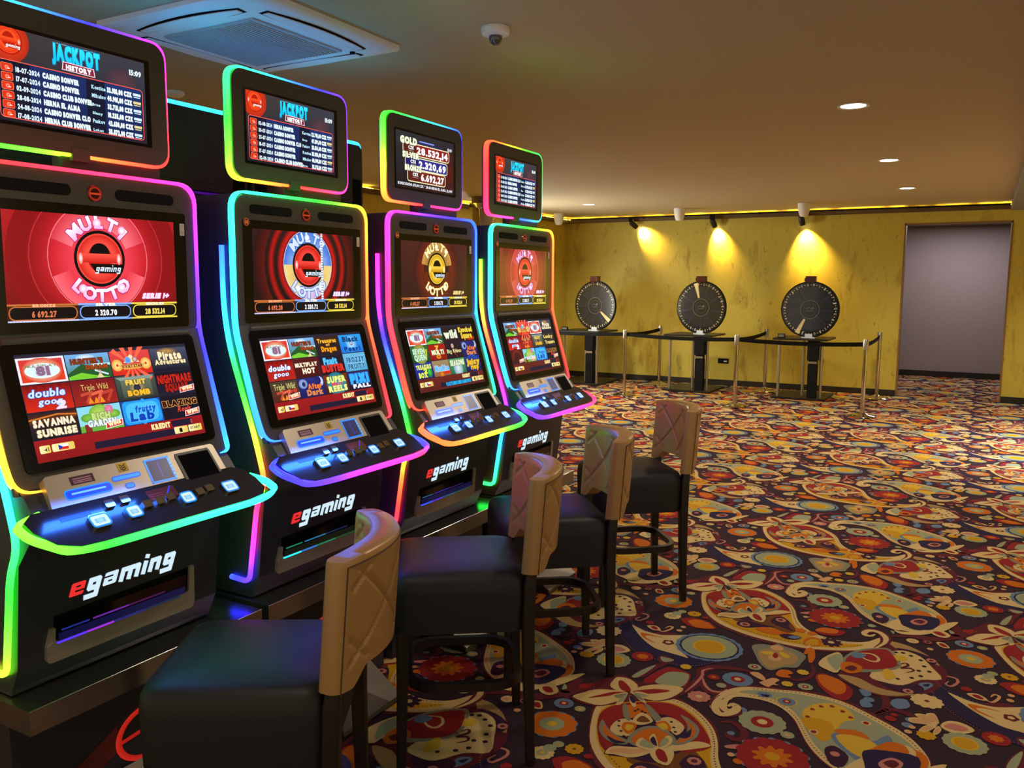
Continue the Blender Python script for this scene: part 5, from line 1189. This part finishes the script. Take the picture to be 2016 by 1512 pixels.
    p.rr(-.088, -.0, -.008, .009, .003, '#1498ff', 1, '#0050ff', .003); p.rr(-.06, -.028, -.036, -.016, .004, '#1488ff', 1, '#0a40c0', .002)
    for x0, y0, x1, y1 in ((.018, .034, .098, .040), (.018, -.034, .098, -.028), (.018, -.034, .024, .040), (.092, -.034, .098, .040)): p.rect(x0, y0, x1, y1, '#18a0ff', '#0a70ff', 1)
    p.rect(.024, -.028, .092, .034, '#1c1c5a', '#161a4a', .8); p.line([(.058, -.02), (.058, .028)], .002, '#2a4ae0', 2); [p.rect(.094, -.03+j*.011, .101, -.025+j*.011, '#50c0ff', None, 2) for j in range(6)]
    p.build('lit_slots', M['glow'], pc, (0, 1, 0), pu, R, ORG)
    part('printer_slot', 'prt', lambda m: (slab(m, [(.122, .1), (.236, .1), (.24, .2), (.24, 1.02), (.236, 1.12), (.122, 1.12), (.118, 1.02), (.118, .2)], pan, .0, .003), ), M['body'], R)
    part('printer_mouth', 'prm', lambda m: slab(m, [(.128, .18), (.232, .18), (.232, 1.0), (.128, 1.0)], pan, .002, .0042), M['dark'], R)
    # button deck
    D = part('button_deck', 'deck', lambda m: slab(m, DECK, dk, -.028, .002), M['deck'], R, .4)
    dl = deckline(); path = dense([Vector(dk(a.x, a.y, -.012)) for a in dl], .015)
    mb = MB(); mb.sweep(path, DKN, .007, .012, path_hues(path, DECK_H[k])); mb.build('deck_light_strip', M['strip'], D, ORG, .8)
    def btn(m, y, t, w, l):
        poly = [(y-w*.8, t-l), (y+w*.8, t-l), (y+w, t-l*.7), (y+w, t+l*.7), (y+w*.8, t+l), (y-w*.8, t+l), (y-w, t+l*.7), (y-w, t-l*.7)]
        slab(m, poly, dk, .001, .011)
    for y, w, big in ((-.185, .026, 1), (-.088, .020, 0), (.082, .020, 0), (.232, .024, 1)):
        b_ = part('button', ('btn', y), lambda m: btn(m, y, .55, w, .17 if big else .14), M['chrome'], D)
        p = Paint(.07, .07); p.rr(-w*.86, -.0155, w*.86, .0155, .006, '#d8f4ff', 1, '#1094ff', .0045); p.rect(-w*.55, -.008, w*.5, .006, '#88c8ee', None, 2); p.rect(-w*.3, -.006, w*.3, .004, '#a8dcf8', None, 2.5)  # bright blue rim painted as the halo of the lit button
        dv = (DK0-DK1).normalized(); p.build('button_lamp', M['glow'], dk(y, .55, .0112), (0, 1, 0), dv, b_, ORG)
    for y, t in ((-.135, .22), (-.09, .2), (-.04, .45), (.0, .45), (.035, .42), (.13, .48), (.165, .45)): part('small_button', ('sb', y), lambda m: btn(m, y, t, .013, .09), M['chrome'], D)
    p = Paint(.7, .13); dv = (DK0-DK1).normalized()
    p.rect(-.27, .02, -.19, .034, '#1838c0', None, 1); p.build('deck_legend', M['glow'], dk(0, .5, .0025), (0, 1, 0), dv, D, ORG); p = Paint(.7, .13)
    p.rect(-.02, .012, .07, .05, '#5a1418', None, 1); p.line([(.03, .018), (.06, .05)], .004, '#4a50ff', 2); [p.rect(-.015, y, .03, y+.002, '#a04040', None, 2) for y in (.02, .027, .034)]
    p.build('deck_print', M['print'], dk(0, .5, .0025), (0, 1, 0), dv, D, ORG)
    # lit word and payout tray on the belly
    def bx(z): return .05+(.085-.05)*(z-.62)/(.28)
    bn = Vector((1, 0, -.125)).normalized(); bv = Vector((.125, 0, 1)).normalized()
    p = Paint(.5, .12); word(p, 'egaming', -.183, -.012, .036, ['#f03030', '#d4eefa'], 2, w=.4, sx=1.13)
    p.build('lit_word', M['glow'], (bx(.785)+.001, 0, .785), (0, 1, 0), bv, R, ORG)
    def tr(y, z, d): return tuple(Vector((bx(z), y, z))+bn*d)
    part('tray_frame', 'trf', lambda m: (slab(m, rrect(-.245, .612, .222, .668, .014), tr, .0, .012), slab(m, [(-.245, .66), (-.222, .66), (-.222, .705), (-.235, .705)], tr, 0, .010), slab(m, [(.2, .66), (.222, .66), (.215, .745), (.2, .745)], tr, 0, .01)), M['bronze'], R)
    part('tray_mouth', 'trm', lambda m: slab(m, [(-.222, .655), (.2, .655), (.2, .742), (-.222, .735)], tr, .0, .002), M['dark'], R)
    T = part('tray_flap', 'trp', lambda m: (lambda i: (m.v.extend([tr(-.215, .664, .010), tr(.193, .664, .010), tr(.193, .722, .004), tr(-.215, .722, .004)]), m.face([i, i+1, i+2, i+3])))(len(m.v)), M['gloss'], R)
    p = Paint(.5, .1); h0 = TRAY_H[k]  # glowing streaks painted for the strip reflections in the tray
    for y0, seg in ((-.030, ((-.215, -.13, 20, .9), (-.13, -.05, 50, .8), (-.05, .05, 0, .5), (.05, .17, -20, .3))), (-.0, ((-.2, -.12, 0, .5), (-.11, .0, 40, .6), (.0, .12, 60, .3)))):
        for a, b, dh, v in seg: p.poly([(a, y0), (b, y0), (b, y0+.0045), (a, y0+.0045)], hue(h0+dh, .75, v), 1)
    p.rect(-.21, -.024, .19, -.004, '#0c0c3a' if k in (0, 2) else '#10140c', None, .5)
    p.build('tray_reflection_glow', M['glow'], tr(-.005, .692, .0085), (0, 1, 0), Vector((-.09, 0, 1)).normalized(), T, ORG)
    # topper screen on its neck
    tz = 2.118
    part('neck', 'neck', lambda m: (m.box(-.10, -.055, -.05, .05, 1.86, 2.0), m.box(-.12, -.06, .03, .26, 1.88, 1.945)), M['body'], R)
    Tp = part('topper', 'top', lambda m: (m.prism(rrect(-.281, 1.944, .279, 2.293, .045), 'x', -.085, -.042), m.prism([(-.03, 1.925), (.022, 1.925), (.022, 1.96), (-.03, 1.96)], 'x', -.075, -.040)), M['case'], R, .5)
    q = [(-.031, 1.940), (-.287, 1.940), (-.287, 2.297), (.283, 2.297), (.283, 1.940), (.023, 1.940)]
    path = dense(round_path([Vector((-.058, a, b)) for a, b in q], .05, 7), .015)
    mb = MB(); mb.sweep(path, Vector((1, 0, 0)), .0042, .0135, path_hues(path, TOP_H[k])); mb.build('topper_light_strip', M['strip'], Tp, ORG, .8)
    part('topper_glass', 'tg', lambda m: m.prism(rrect(-.232, 1.993, .223, 2.238, .003), 'x', -.042, -.0405), M['gloss'], Tp)
    topper_screen(k).build('topper_screen', M['screen'], (-.040, -.009, 2.1155), (0, 1, 0), (0, 0, 1), Tp, ORG)
    # added unseen blue area lamp throws the lit slots' glow onto the deck
    lamp('AREA', 'slot_glow_fill', (MX[k]+.215, MY[k]-.14, 1.10), 1.0, (.03, .16, 1), (0, math.radians(-25), 0), shape='RECTANGLE', size=.03, size_y=.26)
    return R
for k in range(4): slot_machine(k)

# backs of the facing row of machines
def back_machine(y, label):
    R = empty('slot_machine', (-2.9, y, 0), label, 'slot machine', group='machines of the facing row seen from behind')
    b = MB(); b.prism(rrect(-.385, 1.985, .385, 2.315, .035), 'x', -.09, -.0); b.build('display_back', M['body'], R, smooth=.5)
    b = MB(); b.box(-.62, -.06, -.315, .315, 0, 1.99); b.build('cabinet', M['body'], R)
    pth = dense(round_path([Vector((-.03, a, c)) for a, c in ((-.39, 2.29), (-.385, 2.328), (.385, 2.328), (.392, 2.27))], .03, 5))
    h = [(0, 180), (.45, 200), (.75, 176), (1, 200)]
    b = MB(); b.sweep(pth, Vector((1, 0, 0)), .006, .02, [tuple(v*(1 if v < .5 else 2.5) for v in c) for c in path_hues(pth, h)]); b.build('light_strip', M['strip'], R, smooth=.8)
    pth = [Vector((-.005, -.375, 1.975)), Vector((-.005, .375, 1.975))]; pth = dense(pth)
    b = MB(); b.sweep(pth, Vector((1, 0, 0)), .004, .01, [tuple(v*(.03 if .03 < i/(len(pth)-1) < .97 else .6) for v in c) for i, c in enumerate(path_hues(pth, [(0, 15), (.2, 290), (.8, 290), (.97, 140), (1, 140)]))]); b.build('light_strip', M['glow'], R)
    for s in (-1, 1):
        b = MB(); b.box(.0, .002, s*.335-.035, s*.335+.035, 2.0, 2.14)
        for i in range(7):
            for j in range(12): yy, zz = s*.335-.03+i*.01, 2.008+j*.0112; b.box(.002, .0035, yy-.003, yy+.003, zz-.003, zz+.003)
        b.build('speaker_grille', M['grille'], R)
    b = MB(); b.box(0, .003, -.30, .30, 2.02, 2.30); b.build('back_cover', M['body'], R)
back_machine(1.565, 'black back of a machine of the facing row, glimpsed beneath the first topper screen')
back_machine(2.365, 'black machine back with cyan top light between the first and second topper screens')
back_machine(3.165, 'black machine back ending in a cyan curved corner just past the second topper screen')

# stands under the row
def stand(k):
    y0, y1 = 1.132+.8*k, 1.902+.8*k; yc = (y0+y1)/2
    names = ['stainless topped stand under the machine with the red screen', 'stainless topped stand under the machine with the blue and gold logo', 'stainless topped stand under the machine with the gold logo', 'stainless topped stand under the last machine by the doorway']
    R = empty('machine_stand', (-2.4, yc, 0), names[k], 'machine stand', group='stands under the slot machines'); og = (-2.4, yc, 0)
    b = MB(); b.prism([(-2.0, .475), (-2.0, .539), (-2.001, .54), (-2.86, .54), (-2.86, .475)], 'y', y0, y1); b.build('top_plate', M['steel'], R, og)
    b = MB(); b.box(-2.84, -2.12, y0+.015, y1-.015, 0, .475); b.build('base_cabinet', M['body'], R, og)
    b = MB(); b.prism([(-1.88, .0), (-1.88, .02), (-2.11, .185), (-2.12, .185), (-2.12, 0)], 'y', yc-.16, yc+.16); b.build('foot_ramp', M['blackplate'], R, og)
    b = MB(); v = [(-1.876, .006), (-1.876, .023), (-2.11, .19), (-2.11, .186), (-1.882, .018), (-1.882, .006)]; b.prism(v, 'y', yc-.162, yc+.162); b.build('ramp_plate', M['ramp'], R, og)
    p = Paint(.7, .4); p.ring(.0, 0, .088, .108, '#a01810', '#c0241a', 2, ry=.78, a0=20, a1=330); p.line([(-.09, -.0), (.095, .02)], .012, '#a01810', 2); p.poly([(-.34, -.12), (-.1, -.02), (-.1, .06), (-.34, -.06)], [lin('#120404'), lin('#300806'), lin('#300806'), lin('#120404')], 1)  # faint red beam beside the emblem is painted as a glowing gradient
    p.build('lit_emblem', M['glow'], (-2.118, yc+.03, .262), (0, 1, 0), (0, 0, 1), R, og)
for k in range(4): stand(k)

# ------------------------------------------------------------------ bar stools (local +x faces the machine)
def stool_proto():
    R = empty('bar_stool', (0, 0, 0), 'x', 'bar stool', group='dark bar stools with champagne backrests')
    # seat: thick upholstered box with rounded corners and a soft top edge
    b = MB(); prof = [(.0, .470), (.0, .478), (.004, .60), (.0, .64), (-.010, .662), (-.035, .672), (-.12, .680)]; rings = []
    for d, z in prof:
        rings.append([b.vert((x, y, z)) for x, y in rrect(-.20-d, -.222-d, .245+d, .222+d, max(.012, .06+d*.4), 6)])
    n = len(rings[0])
    for A, B in zip(rings, rings[1:]):
        for j in range(n): b.face([A[j], A[(j+1) % n], B[(j+1) % n], B[j]])
    b.face(rings[0][::-1]); b.face(rings[-1]); b.build('seat', M['seat'], R, smooth=.9)
    def leg(x, y, back):
        b = MB(); sx, sy = (1 if x > 0 else -1), (1 if y > 0 else -1)
        prof = [(0, .015, .010), (.25, .018, .004), (.48, .021, .0)] + ([(.62, .020, .004), (.68, .017, .012), (.735, .012, .016)] if back else [])
        rings = []
        for z, w, off in prof:
            cx, cy = x+(sx*off if z < .5 else -off), y+sy*off*(.6 if z < .5 else 0)
            if not back: cx, cy = x+sx*off, y+sy*off*.6
            rings.append([b.vert((cx+a*w, cy+c*w, z)) for a, c in ((-1, -.8), (-.8, -1), (.8, -1), (1, -.8), (1, .8), (.8, 1), (-.8, 1), (-1, .8))])
        for A, B in zip(rings, rings[1:]):
            for j in range(8): b.face([A[j], A[(j+1) % 8], B[(j+1) % 8], B[j]])
        b.face(rings[0][::-1]); b.face(rings[-1]); b.build('leg', M['wood'], R)
    for y in (-.2, .2): leg(.205, y, False); leg(-.205, y, True)
    # bent-wood foot ring
    o, i_ = rrect(-.20, -.195, .20, .195, .11, 8), rrect(-.178, -.173, .178, .173, .095, 8); b = MB(); n = len(o)
    rg = [[b.vert((x, y, z)) for x, y in q] for q, z in ((o, .255), (o, .285), (i_, .285), (i_, .255))]
    for k in range(4):
        A, B = rg[k], rg[(k+1) % 4]
        for j in range(n): b.face([A[j], A[(j+1) % n], B[(j+1) % n], B[j]])
    b.build('foot_ring', M['wood'], R, smooth=.6)
    # curved quilted backrest
    NS, NZ = 84, 48; W = .226; b = MB()
    def bot(s): t = min(1, max(0, (abs(s)-.64)/.2)); return .708-.045*t*t*(3-2*t)
    def groove(s, v):
        u = s*W/.17; q = v/.185; g = 0
        for w in (u+q, u-q): d = abs(w-.5-round(w-.5)); g = max(g, math.exp(-(d/.032)**2))
        return g
    def pt(s, v, side, inset=1.):          # side -1 rear face, +1 inner face; v height above .66
        z = .66+v; c = -.202-.086*(1-s*s)-.075*(z-.70); th = .034
        edge = min(1, (1-abs(s))/.10); th *= .45+.55*math.sqrt(max(0, 1-(1-edge)**2))
        top = min(1, max(0, (.988-z)/.03)); th *= .55+.45*math.sqrt(max(0, 1-(1-top)**2))
        g = groove(s, v)*.008*(1 if abs(s) < .9 and .02 < v-(bot(s)-.66) and z < .955 else 0)
        puff = .007*(1-s*s)
        # normal of the plan curve
        nx, ny = 1, -.172*s/W; L = math.hypot(nx, ny)
        d = side*(th+puff-g); return (c+d*nx/L, s*W+d*ny/L*.6, z)
    grid = {}
    for side in (-1, 1):
        for i in range(NS+1):
            s = i/NS*2-1
            for j in range(NZ+1):
                v0 = bot(s)-.66; v = v0+(.328-v0)*j/NZ - (.012*s*s*j/NZ)
                grid[side, i, j] = b.vert(pt(s, v, side))
    for i in range(NS):
        for j in range(NZ):
            b.face([grid[1, i, j], grid[1, i+1, j], grid[1, i+1, j+1], grid[1, i, j+1]]); b.face([grid[-1, i, j], grid[-1, i, j+1], grid[-1, i+1, j+1], grid[-1, i+1, j]])
        b.face([grid[1, i, NZ], grid[1, i+1, NZ], grid[-1, i+1, NZ], grid[-1, i, NZ]]); b.face([grid[1, i, 0], grid[-1, i, 0], grid[-1, i+1, 0], grid[1, i+1, 0]])
    for j in range(NZ):
        b.face([grid[1, 0, j], grid[1, 0, j+1], grid[-1, 0, j+1], grid[-1, 0, j]]); b.face([grid[1, NS, j], grid[-1, NS, j], grid[-1, NS, j+1], grid[1, NS, j+1]])
    B = b.build('backrest', M['leather'], R, smooth=1.2)
    # piping round the rear panel
    path = []
    for i in range(0, NS+1): s = (i/NS*2-1)*.95; path.append(Vector(pt(s, .312-.01*s*s, -1))+Vector((-.001, 0, 0)))
    l = [Vector(pt(-.95, v, -1))+Vector((-.001, 0, 0)) for v in (.0, .1, .2, .28)]; r_ = [Vector(pt(.95, v, -1))+Vector((-.001, 0, 0)) for v in (.28, .2, .1, .0)]
    b = MB(); b.tube(l+path+r_, .0016, 6); b.build('piping', M['seam'], B)
    return R
PR = stool_proto()
STOOLS = [((-1.549, 1.478), 210.5, 'bar stool at the red screen machine, cut off by the picture bottom'),
          ((-1.5325, 2.39), 215.5, 'bar stool second along the row, before the machine with the half blue, half gold logo'),
          ((-1.55, 3.109), 218.5, 'bar stool third along the row, its bluish quilted backrest before the last seat'),
          ((-1.548, 4.05), 220, 'bar stool at the far end of the row with violet light on its backrest')]
for i, ((x, y), a, lb) in enumerate(STOOLS):
    o = PR if i == 0 else copy_tree(PR)
    o.location = (x, y, 0); o.rotation_euler.z = math.radians(a); o['label'] = lb

# ------------------------------------------------------------------ prize wheels on their tables
WN = ['beside the wall corner', 'in the middle of the back wall', 'next to the doorway']
TXS = [-5.66, -3.86, -2.235]; WXS = [-5.47, -3.73, -2.155]; WROT = [-12, -8, 0]; WEDGE = [-40, 104, -116]
def table(i):
    x = TXS[i]; og = (x, 12.65, 0)
    R = empty('table', og, 'black table with silver legs under the wheel '+WN[i], 'table', group='black wheel tables')
    b = MB(); b.prism(rrect(x-.375, 12.25, x+.375, 13.05, .03), 'z', .838, .862); b.build('tabletop', M['blackplate'], R, og)
    b = MB(); b.prism(rrect(x-.37, 12.24, x+.37, 13.1, .02), 'z', 0, .028); b.build('base_plate', M['blackplate'], R, og)
    b = MB(); b.box(x+.12, x+.24, 12.30, 12.42, .028, .50); b.box(x+.108, x+.252, 12.285, 12.435, .56, .838); b.box(x+.125, x+.235, 12.31, 12.41, .5, .56); P_ = b.build('pedestal', M['rubber'], R, og)
    b = MB(); b.box(x+.122, x+.238, 12.296, 12.30, .515, .545); b.build('silver_band', M['silver'], P_, og)
    for lx, ly in ((-.29, 12.36), (.02, 12.53), (.29, 12.36)):
        b = MB(); b.tube([(x+lx, ly, .028), (x+lx, ly, .838)], .02, 14); b.build('leg', M['silver'], R, og, .7)
def wheel(i):
    x, r, zc = WXS[i], .395, 1.268
    R = empty('prize_wheel', (x, 12.5, .862), ['prize wheel with its cream wedge at lower right, beside the wall corner', 'prize wheel with its cream wedge pointing up, in the middle of the three', 'prize wheel with its cream wedge at lower left, on the table next to the doorway'][i], 'prize wheel', math.radians(WROT[i]), 'prize wheels on tables')
    b = MB(); b.lathe([(.001, -.012), (r, -.012), (r+.004, -.006), (r+.004, .02), (r-.01, .028), (.001, .028)], 64, (0, zc-.862), 'y'); D = b.build('wheel_rim', M['rubber'], R, smooth=.6)
    p = Paint(1, 1, .0004); N = 54
    cols = ['#1c2028', '#22262e', '#191c22', '#262a34', '#1e2030', '#20262a']
    for k in range(N):
        a0, a1 = 360*k/N, 360*(k+1)/N; c = cols[(k*5+i) % 6]; p.ring(0, 0, .14, .318, c, c, 1, n=2, a0=a0, a1=a1); p.ring(0, 0, .318, .382, '#17181c', '#17181c', 1, n=2, a0=a0, a1=a1)
        am = math.radians((a0+a1)/2); cx, cy = .348*math.cos(am), .348*math.sin(am)
        w = ['#b9b09a', '#a89878', '#c4bca8'][k % 3]; ro = am-PI/2
        if k % 2 == 0: p.text('AKQJ7O5XW'[(k//2+i) % 9], cx-.012*math.cos(ro)+.016*math.sin(ro), cy-.012*math.sin(ro)-.016*math.cos(ro), .026, .034, w, 3, .04, 0, None, ro)
        else: p.ring(cx, cy, 0, .008, w, w, 3, n=8)
    wa = WEDGE[i]; p.ring(0, 0, .15, .375, '#c9b27a', '#d8c490', 4, n=4, a0=wa-5, a1=wa+5); 
    p.ring(0, 0, 0, .14, '#16181e', '#1c1e24', 2, n=48); p.ring(0, 0, .128, .131, '#8a8a80', None, 3, n=48); p.ring(0, 0, .085, .087, '#5c5c58', None, 3, n=36)
    p.line([(-.05, .01), (-.01, .03), (.02, .0), (.05, .025)], .007, '#5a5e66', 3.5); p.line([(-.045, -.02), (.045, -.02)], .006, '#5a5e66', 3.5); p.ring(.04, .02, .010, .016, '#6a6e74', None, 3.5, n=14)
    p.build('wheel_face', M['wheelface'], (0, -.0125, zc-.862), (1, 0, 0), (0, 0, 1), D)
    b = MB(); b.box(-.07, .07, -.05, .03, zc+r-.862-.01, zc+r-.862+.075); b.box(-.085, -.068, -.045, .02, zc+r-.862+.0, zc+r-.862+.05); b.build('pointer_housing', M['red'], R)
    b = MB(); b.prism([(-.028, zc+r-.862+.05), (-.006, zc+r-.862+.05), (-.010, zc+r-.862-.085), (-.018, zc+r-.862-.085)], 'y', -.056, -.05); b.build('pointer', M['red'], R)
    b = MB(); b.box(-.09, .09, -.06, .06, 0, .018); b.box(-.05, .05, -.03, -.013, .0, .06); b.build('foot', M['acrylic'], R)
    b = MB(); b.box(-.045, .045, .028, .06, 0, zc-.862+.05); b.build('upright', M['rubber'], R)
for i in range(3): table(i); wheel(i)
for x, lb in ((-5.93, 'small black sign on the table beside the wall corner'), (-2.50, 'small black sign on the table next to the doorway')):
    R = empty('table_sign', (x, 12.34, .862), lb, 'sign', group='small black signs on wheel tables')
    b = MB(); b.prism([(-.03, 0), (.03, 0), (.004, .062), (-.004, .062)], 'x', -.05, .05); b.build('board', M['rubber'], R)
    p = Paint(.1, .06); [p.rect(-.04, y, .035, y+.006, '#8a8478', None, 1) for y in (.012, -.002, -.014)]; p.build('print', M['print'], (0, -.0185, .031), (1, 0, 0), Vector((0, .42, 1)).normalized(), R)

# ------------------------------------------------------------------ stanchions and belts
def stanchion(x, y, label, to=None):
    R = empty('stanchion', (x, y, 0), label, 'stanchion', group='chrome belt stanchions')
    if 'sb' not in CACHE:
        b = MB(); b.lathe([(.001, 0), (.17, 0), (.172, .008), (.16, .018), (.10, .032), (.05, .045), (.032, .06), (.001, .06)], 40); CACHE['sb'] = b.mesh('base', M['chrome'], smooth=.5)
        b = MB(); b.lathe([(.001, .04), (.0255, .04), (.0255, .84), (.001, .84)], 24); CACHE['sp'] = b.mesh('pole', M['chrome'], smooth=.6)
        b = MB(); b.lathe([(.001, .825), (.031, .825), (.033, .835), (.033, .945), (.028, .955), (.001, .957)], 24); CACHE['sc'] = b.mesh('belt_head', M['silver'], smooth=.6)
    for nm, k in (('base', 'sb'), ('pole', 'sp'), ('belt_head', 'sc')): o = bpy.data.objects.new(nm, CACHE[k]); COL.objects.link(o); o.parent = R
    for tx, ty in to or []:
        d = Vector((tx-x, ty-y, 0)); L = d.length; d.normalize(); nrm = Vector((-d.y, d.x, 0))*.0015; b = MB(); n = 14
        A = []
        for k in range(n+1):
            t = .034+(L-.068)*k/n; sag = -.022*(1-(2*k/n-1)**2); q = Vector((0, 0, 0))+d*t
            A.append([b.vert(q+nrm*s+Vector((0, 0, z+sag))) for s, z in ((-1, .865), (1, .865), (1, .918), (-1, .918))])
        for P_, Q in zip(A, A[1:]):
            for j in range(4): b.face([P_[j], P_[(j+1) % 4], Q[(j+1) % 4], Q[j]])
        b.face(A[0]); b.face(A[-1][::-1]); b.build('belt', M['belt'], R)
PA, PB, PC, PM1, PM2, PR_ = (-4.51, 11.4), (-2.82, 11.11), (-1.232, 11.06), (-4.52, 12.94), (-2.85, 12.98), (-1.266, 12.95)
stanchion(*PA, 'front chrome stanchion between the corner wheel and the middle wheel', [(-6.38, 11.5), PB])
stanchion(*PB, 'front chrome stanchion between the middle wheel and the doorway wheel', [PC])
stanchion(*PC, 'front chrome stanchion at the outer corner of the belts towards the doorway')
stanchion(*PM1, 'chrome stanchion against the wall between the corner wheel and the middle wheel', [PA])
stanchion(*PM2, 'chrome stanchion against the wall between the middle wheel and the doorway wheel', [PB])
stanchion(*PR_, 'chrome stanchion against the wall beside the doorway', [PC])
b = MB(); b.box(WL, -6.395, 11.46, 11.54, .85, .93); tag(b.build('wall_clip', M['silver']), 'silver belt clip on the side wall behind the last machine', 'wall clip')

# ------------------------------------------------------------------ light of the place, with added lamps
W = bpy.data.worlds.new('World'); SC.world = W; W.use_nodes = True
W.node_tree.nodes['Background'].inputs['Color'].default_value = (*lin('#c8b89c'), 1); W.node_tree.nodes['Background'].inputs['Strength'].default_value = 1.1
lamp('SPOT', 'added_spot_beam', (1.7, 9.6, 2.60), 900, (.86, .92, 1), spot_size=1.9, spot_blend=.8, shadow_soft_size=.08)  # out-of-view spot added for the cool light on floor and ceiling here
lamp('SPOT', 'added_spot_beam', (2.5, 12.7, 2.60), 260, (1, .92, .8), spot_size=2.4, spot_blend=.8, shadow_soft_size=.08)  # out-of-view spot added to brighten the wall mirrored in the last screen
lamp('AREA', 'corridor_ceiling_light', (-.4, 15.5, 2.64), 42, (.93, .88, 1), (0, 0, 0), shape='RECTANGLE', size=1.2, size_y=.6)

# ------------------------------------------------------------------ camera
cam = bpy.data.cameras.new('camera'); cam.sensor_width = 36; cam.lens = 1650/2016*36; cam.clip_start = .05
co = bpy.data.objects.new('camera', cam); COL.objects.link(co); SC.camera = co
co.matrix_world = Matrix(((0.872079, -0.062513, 0.485356, 0.000000), (0.489335, 0.100282, -0.866311, 0.000000), (0.005483, 0.992993, 0.118044, 1.600000), (0.000000, 0.000000, 0.000000, 1.000000)))
SC.view_settings.view_transform = 'Standard'; SC.view_settings.look = 'None'; SC.view_settings.exposure = 0; SC.view_settings.gamma = 1; SC.view_settings.use_curve_mapping = False
try:
    SC.cycles.use_denoising = True; SC.cycles.max_bounces = 8; SC.cycles.sample_clamp_indirect = 6
except Exception: pass
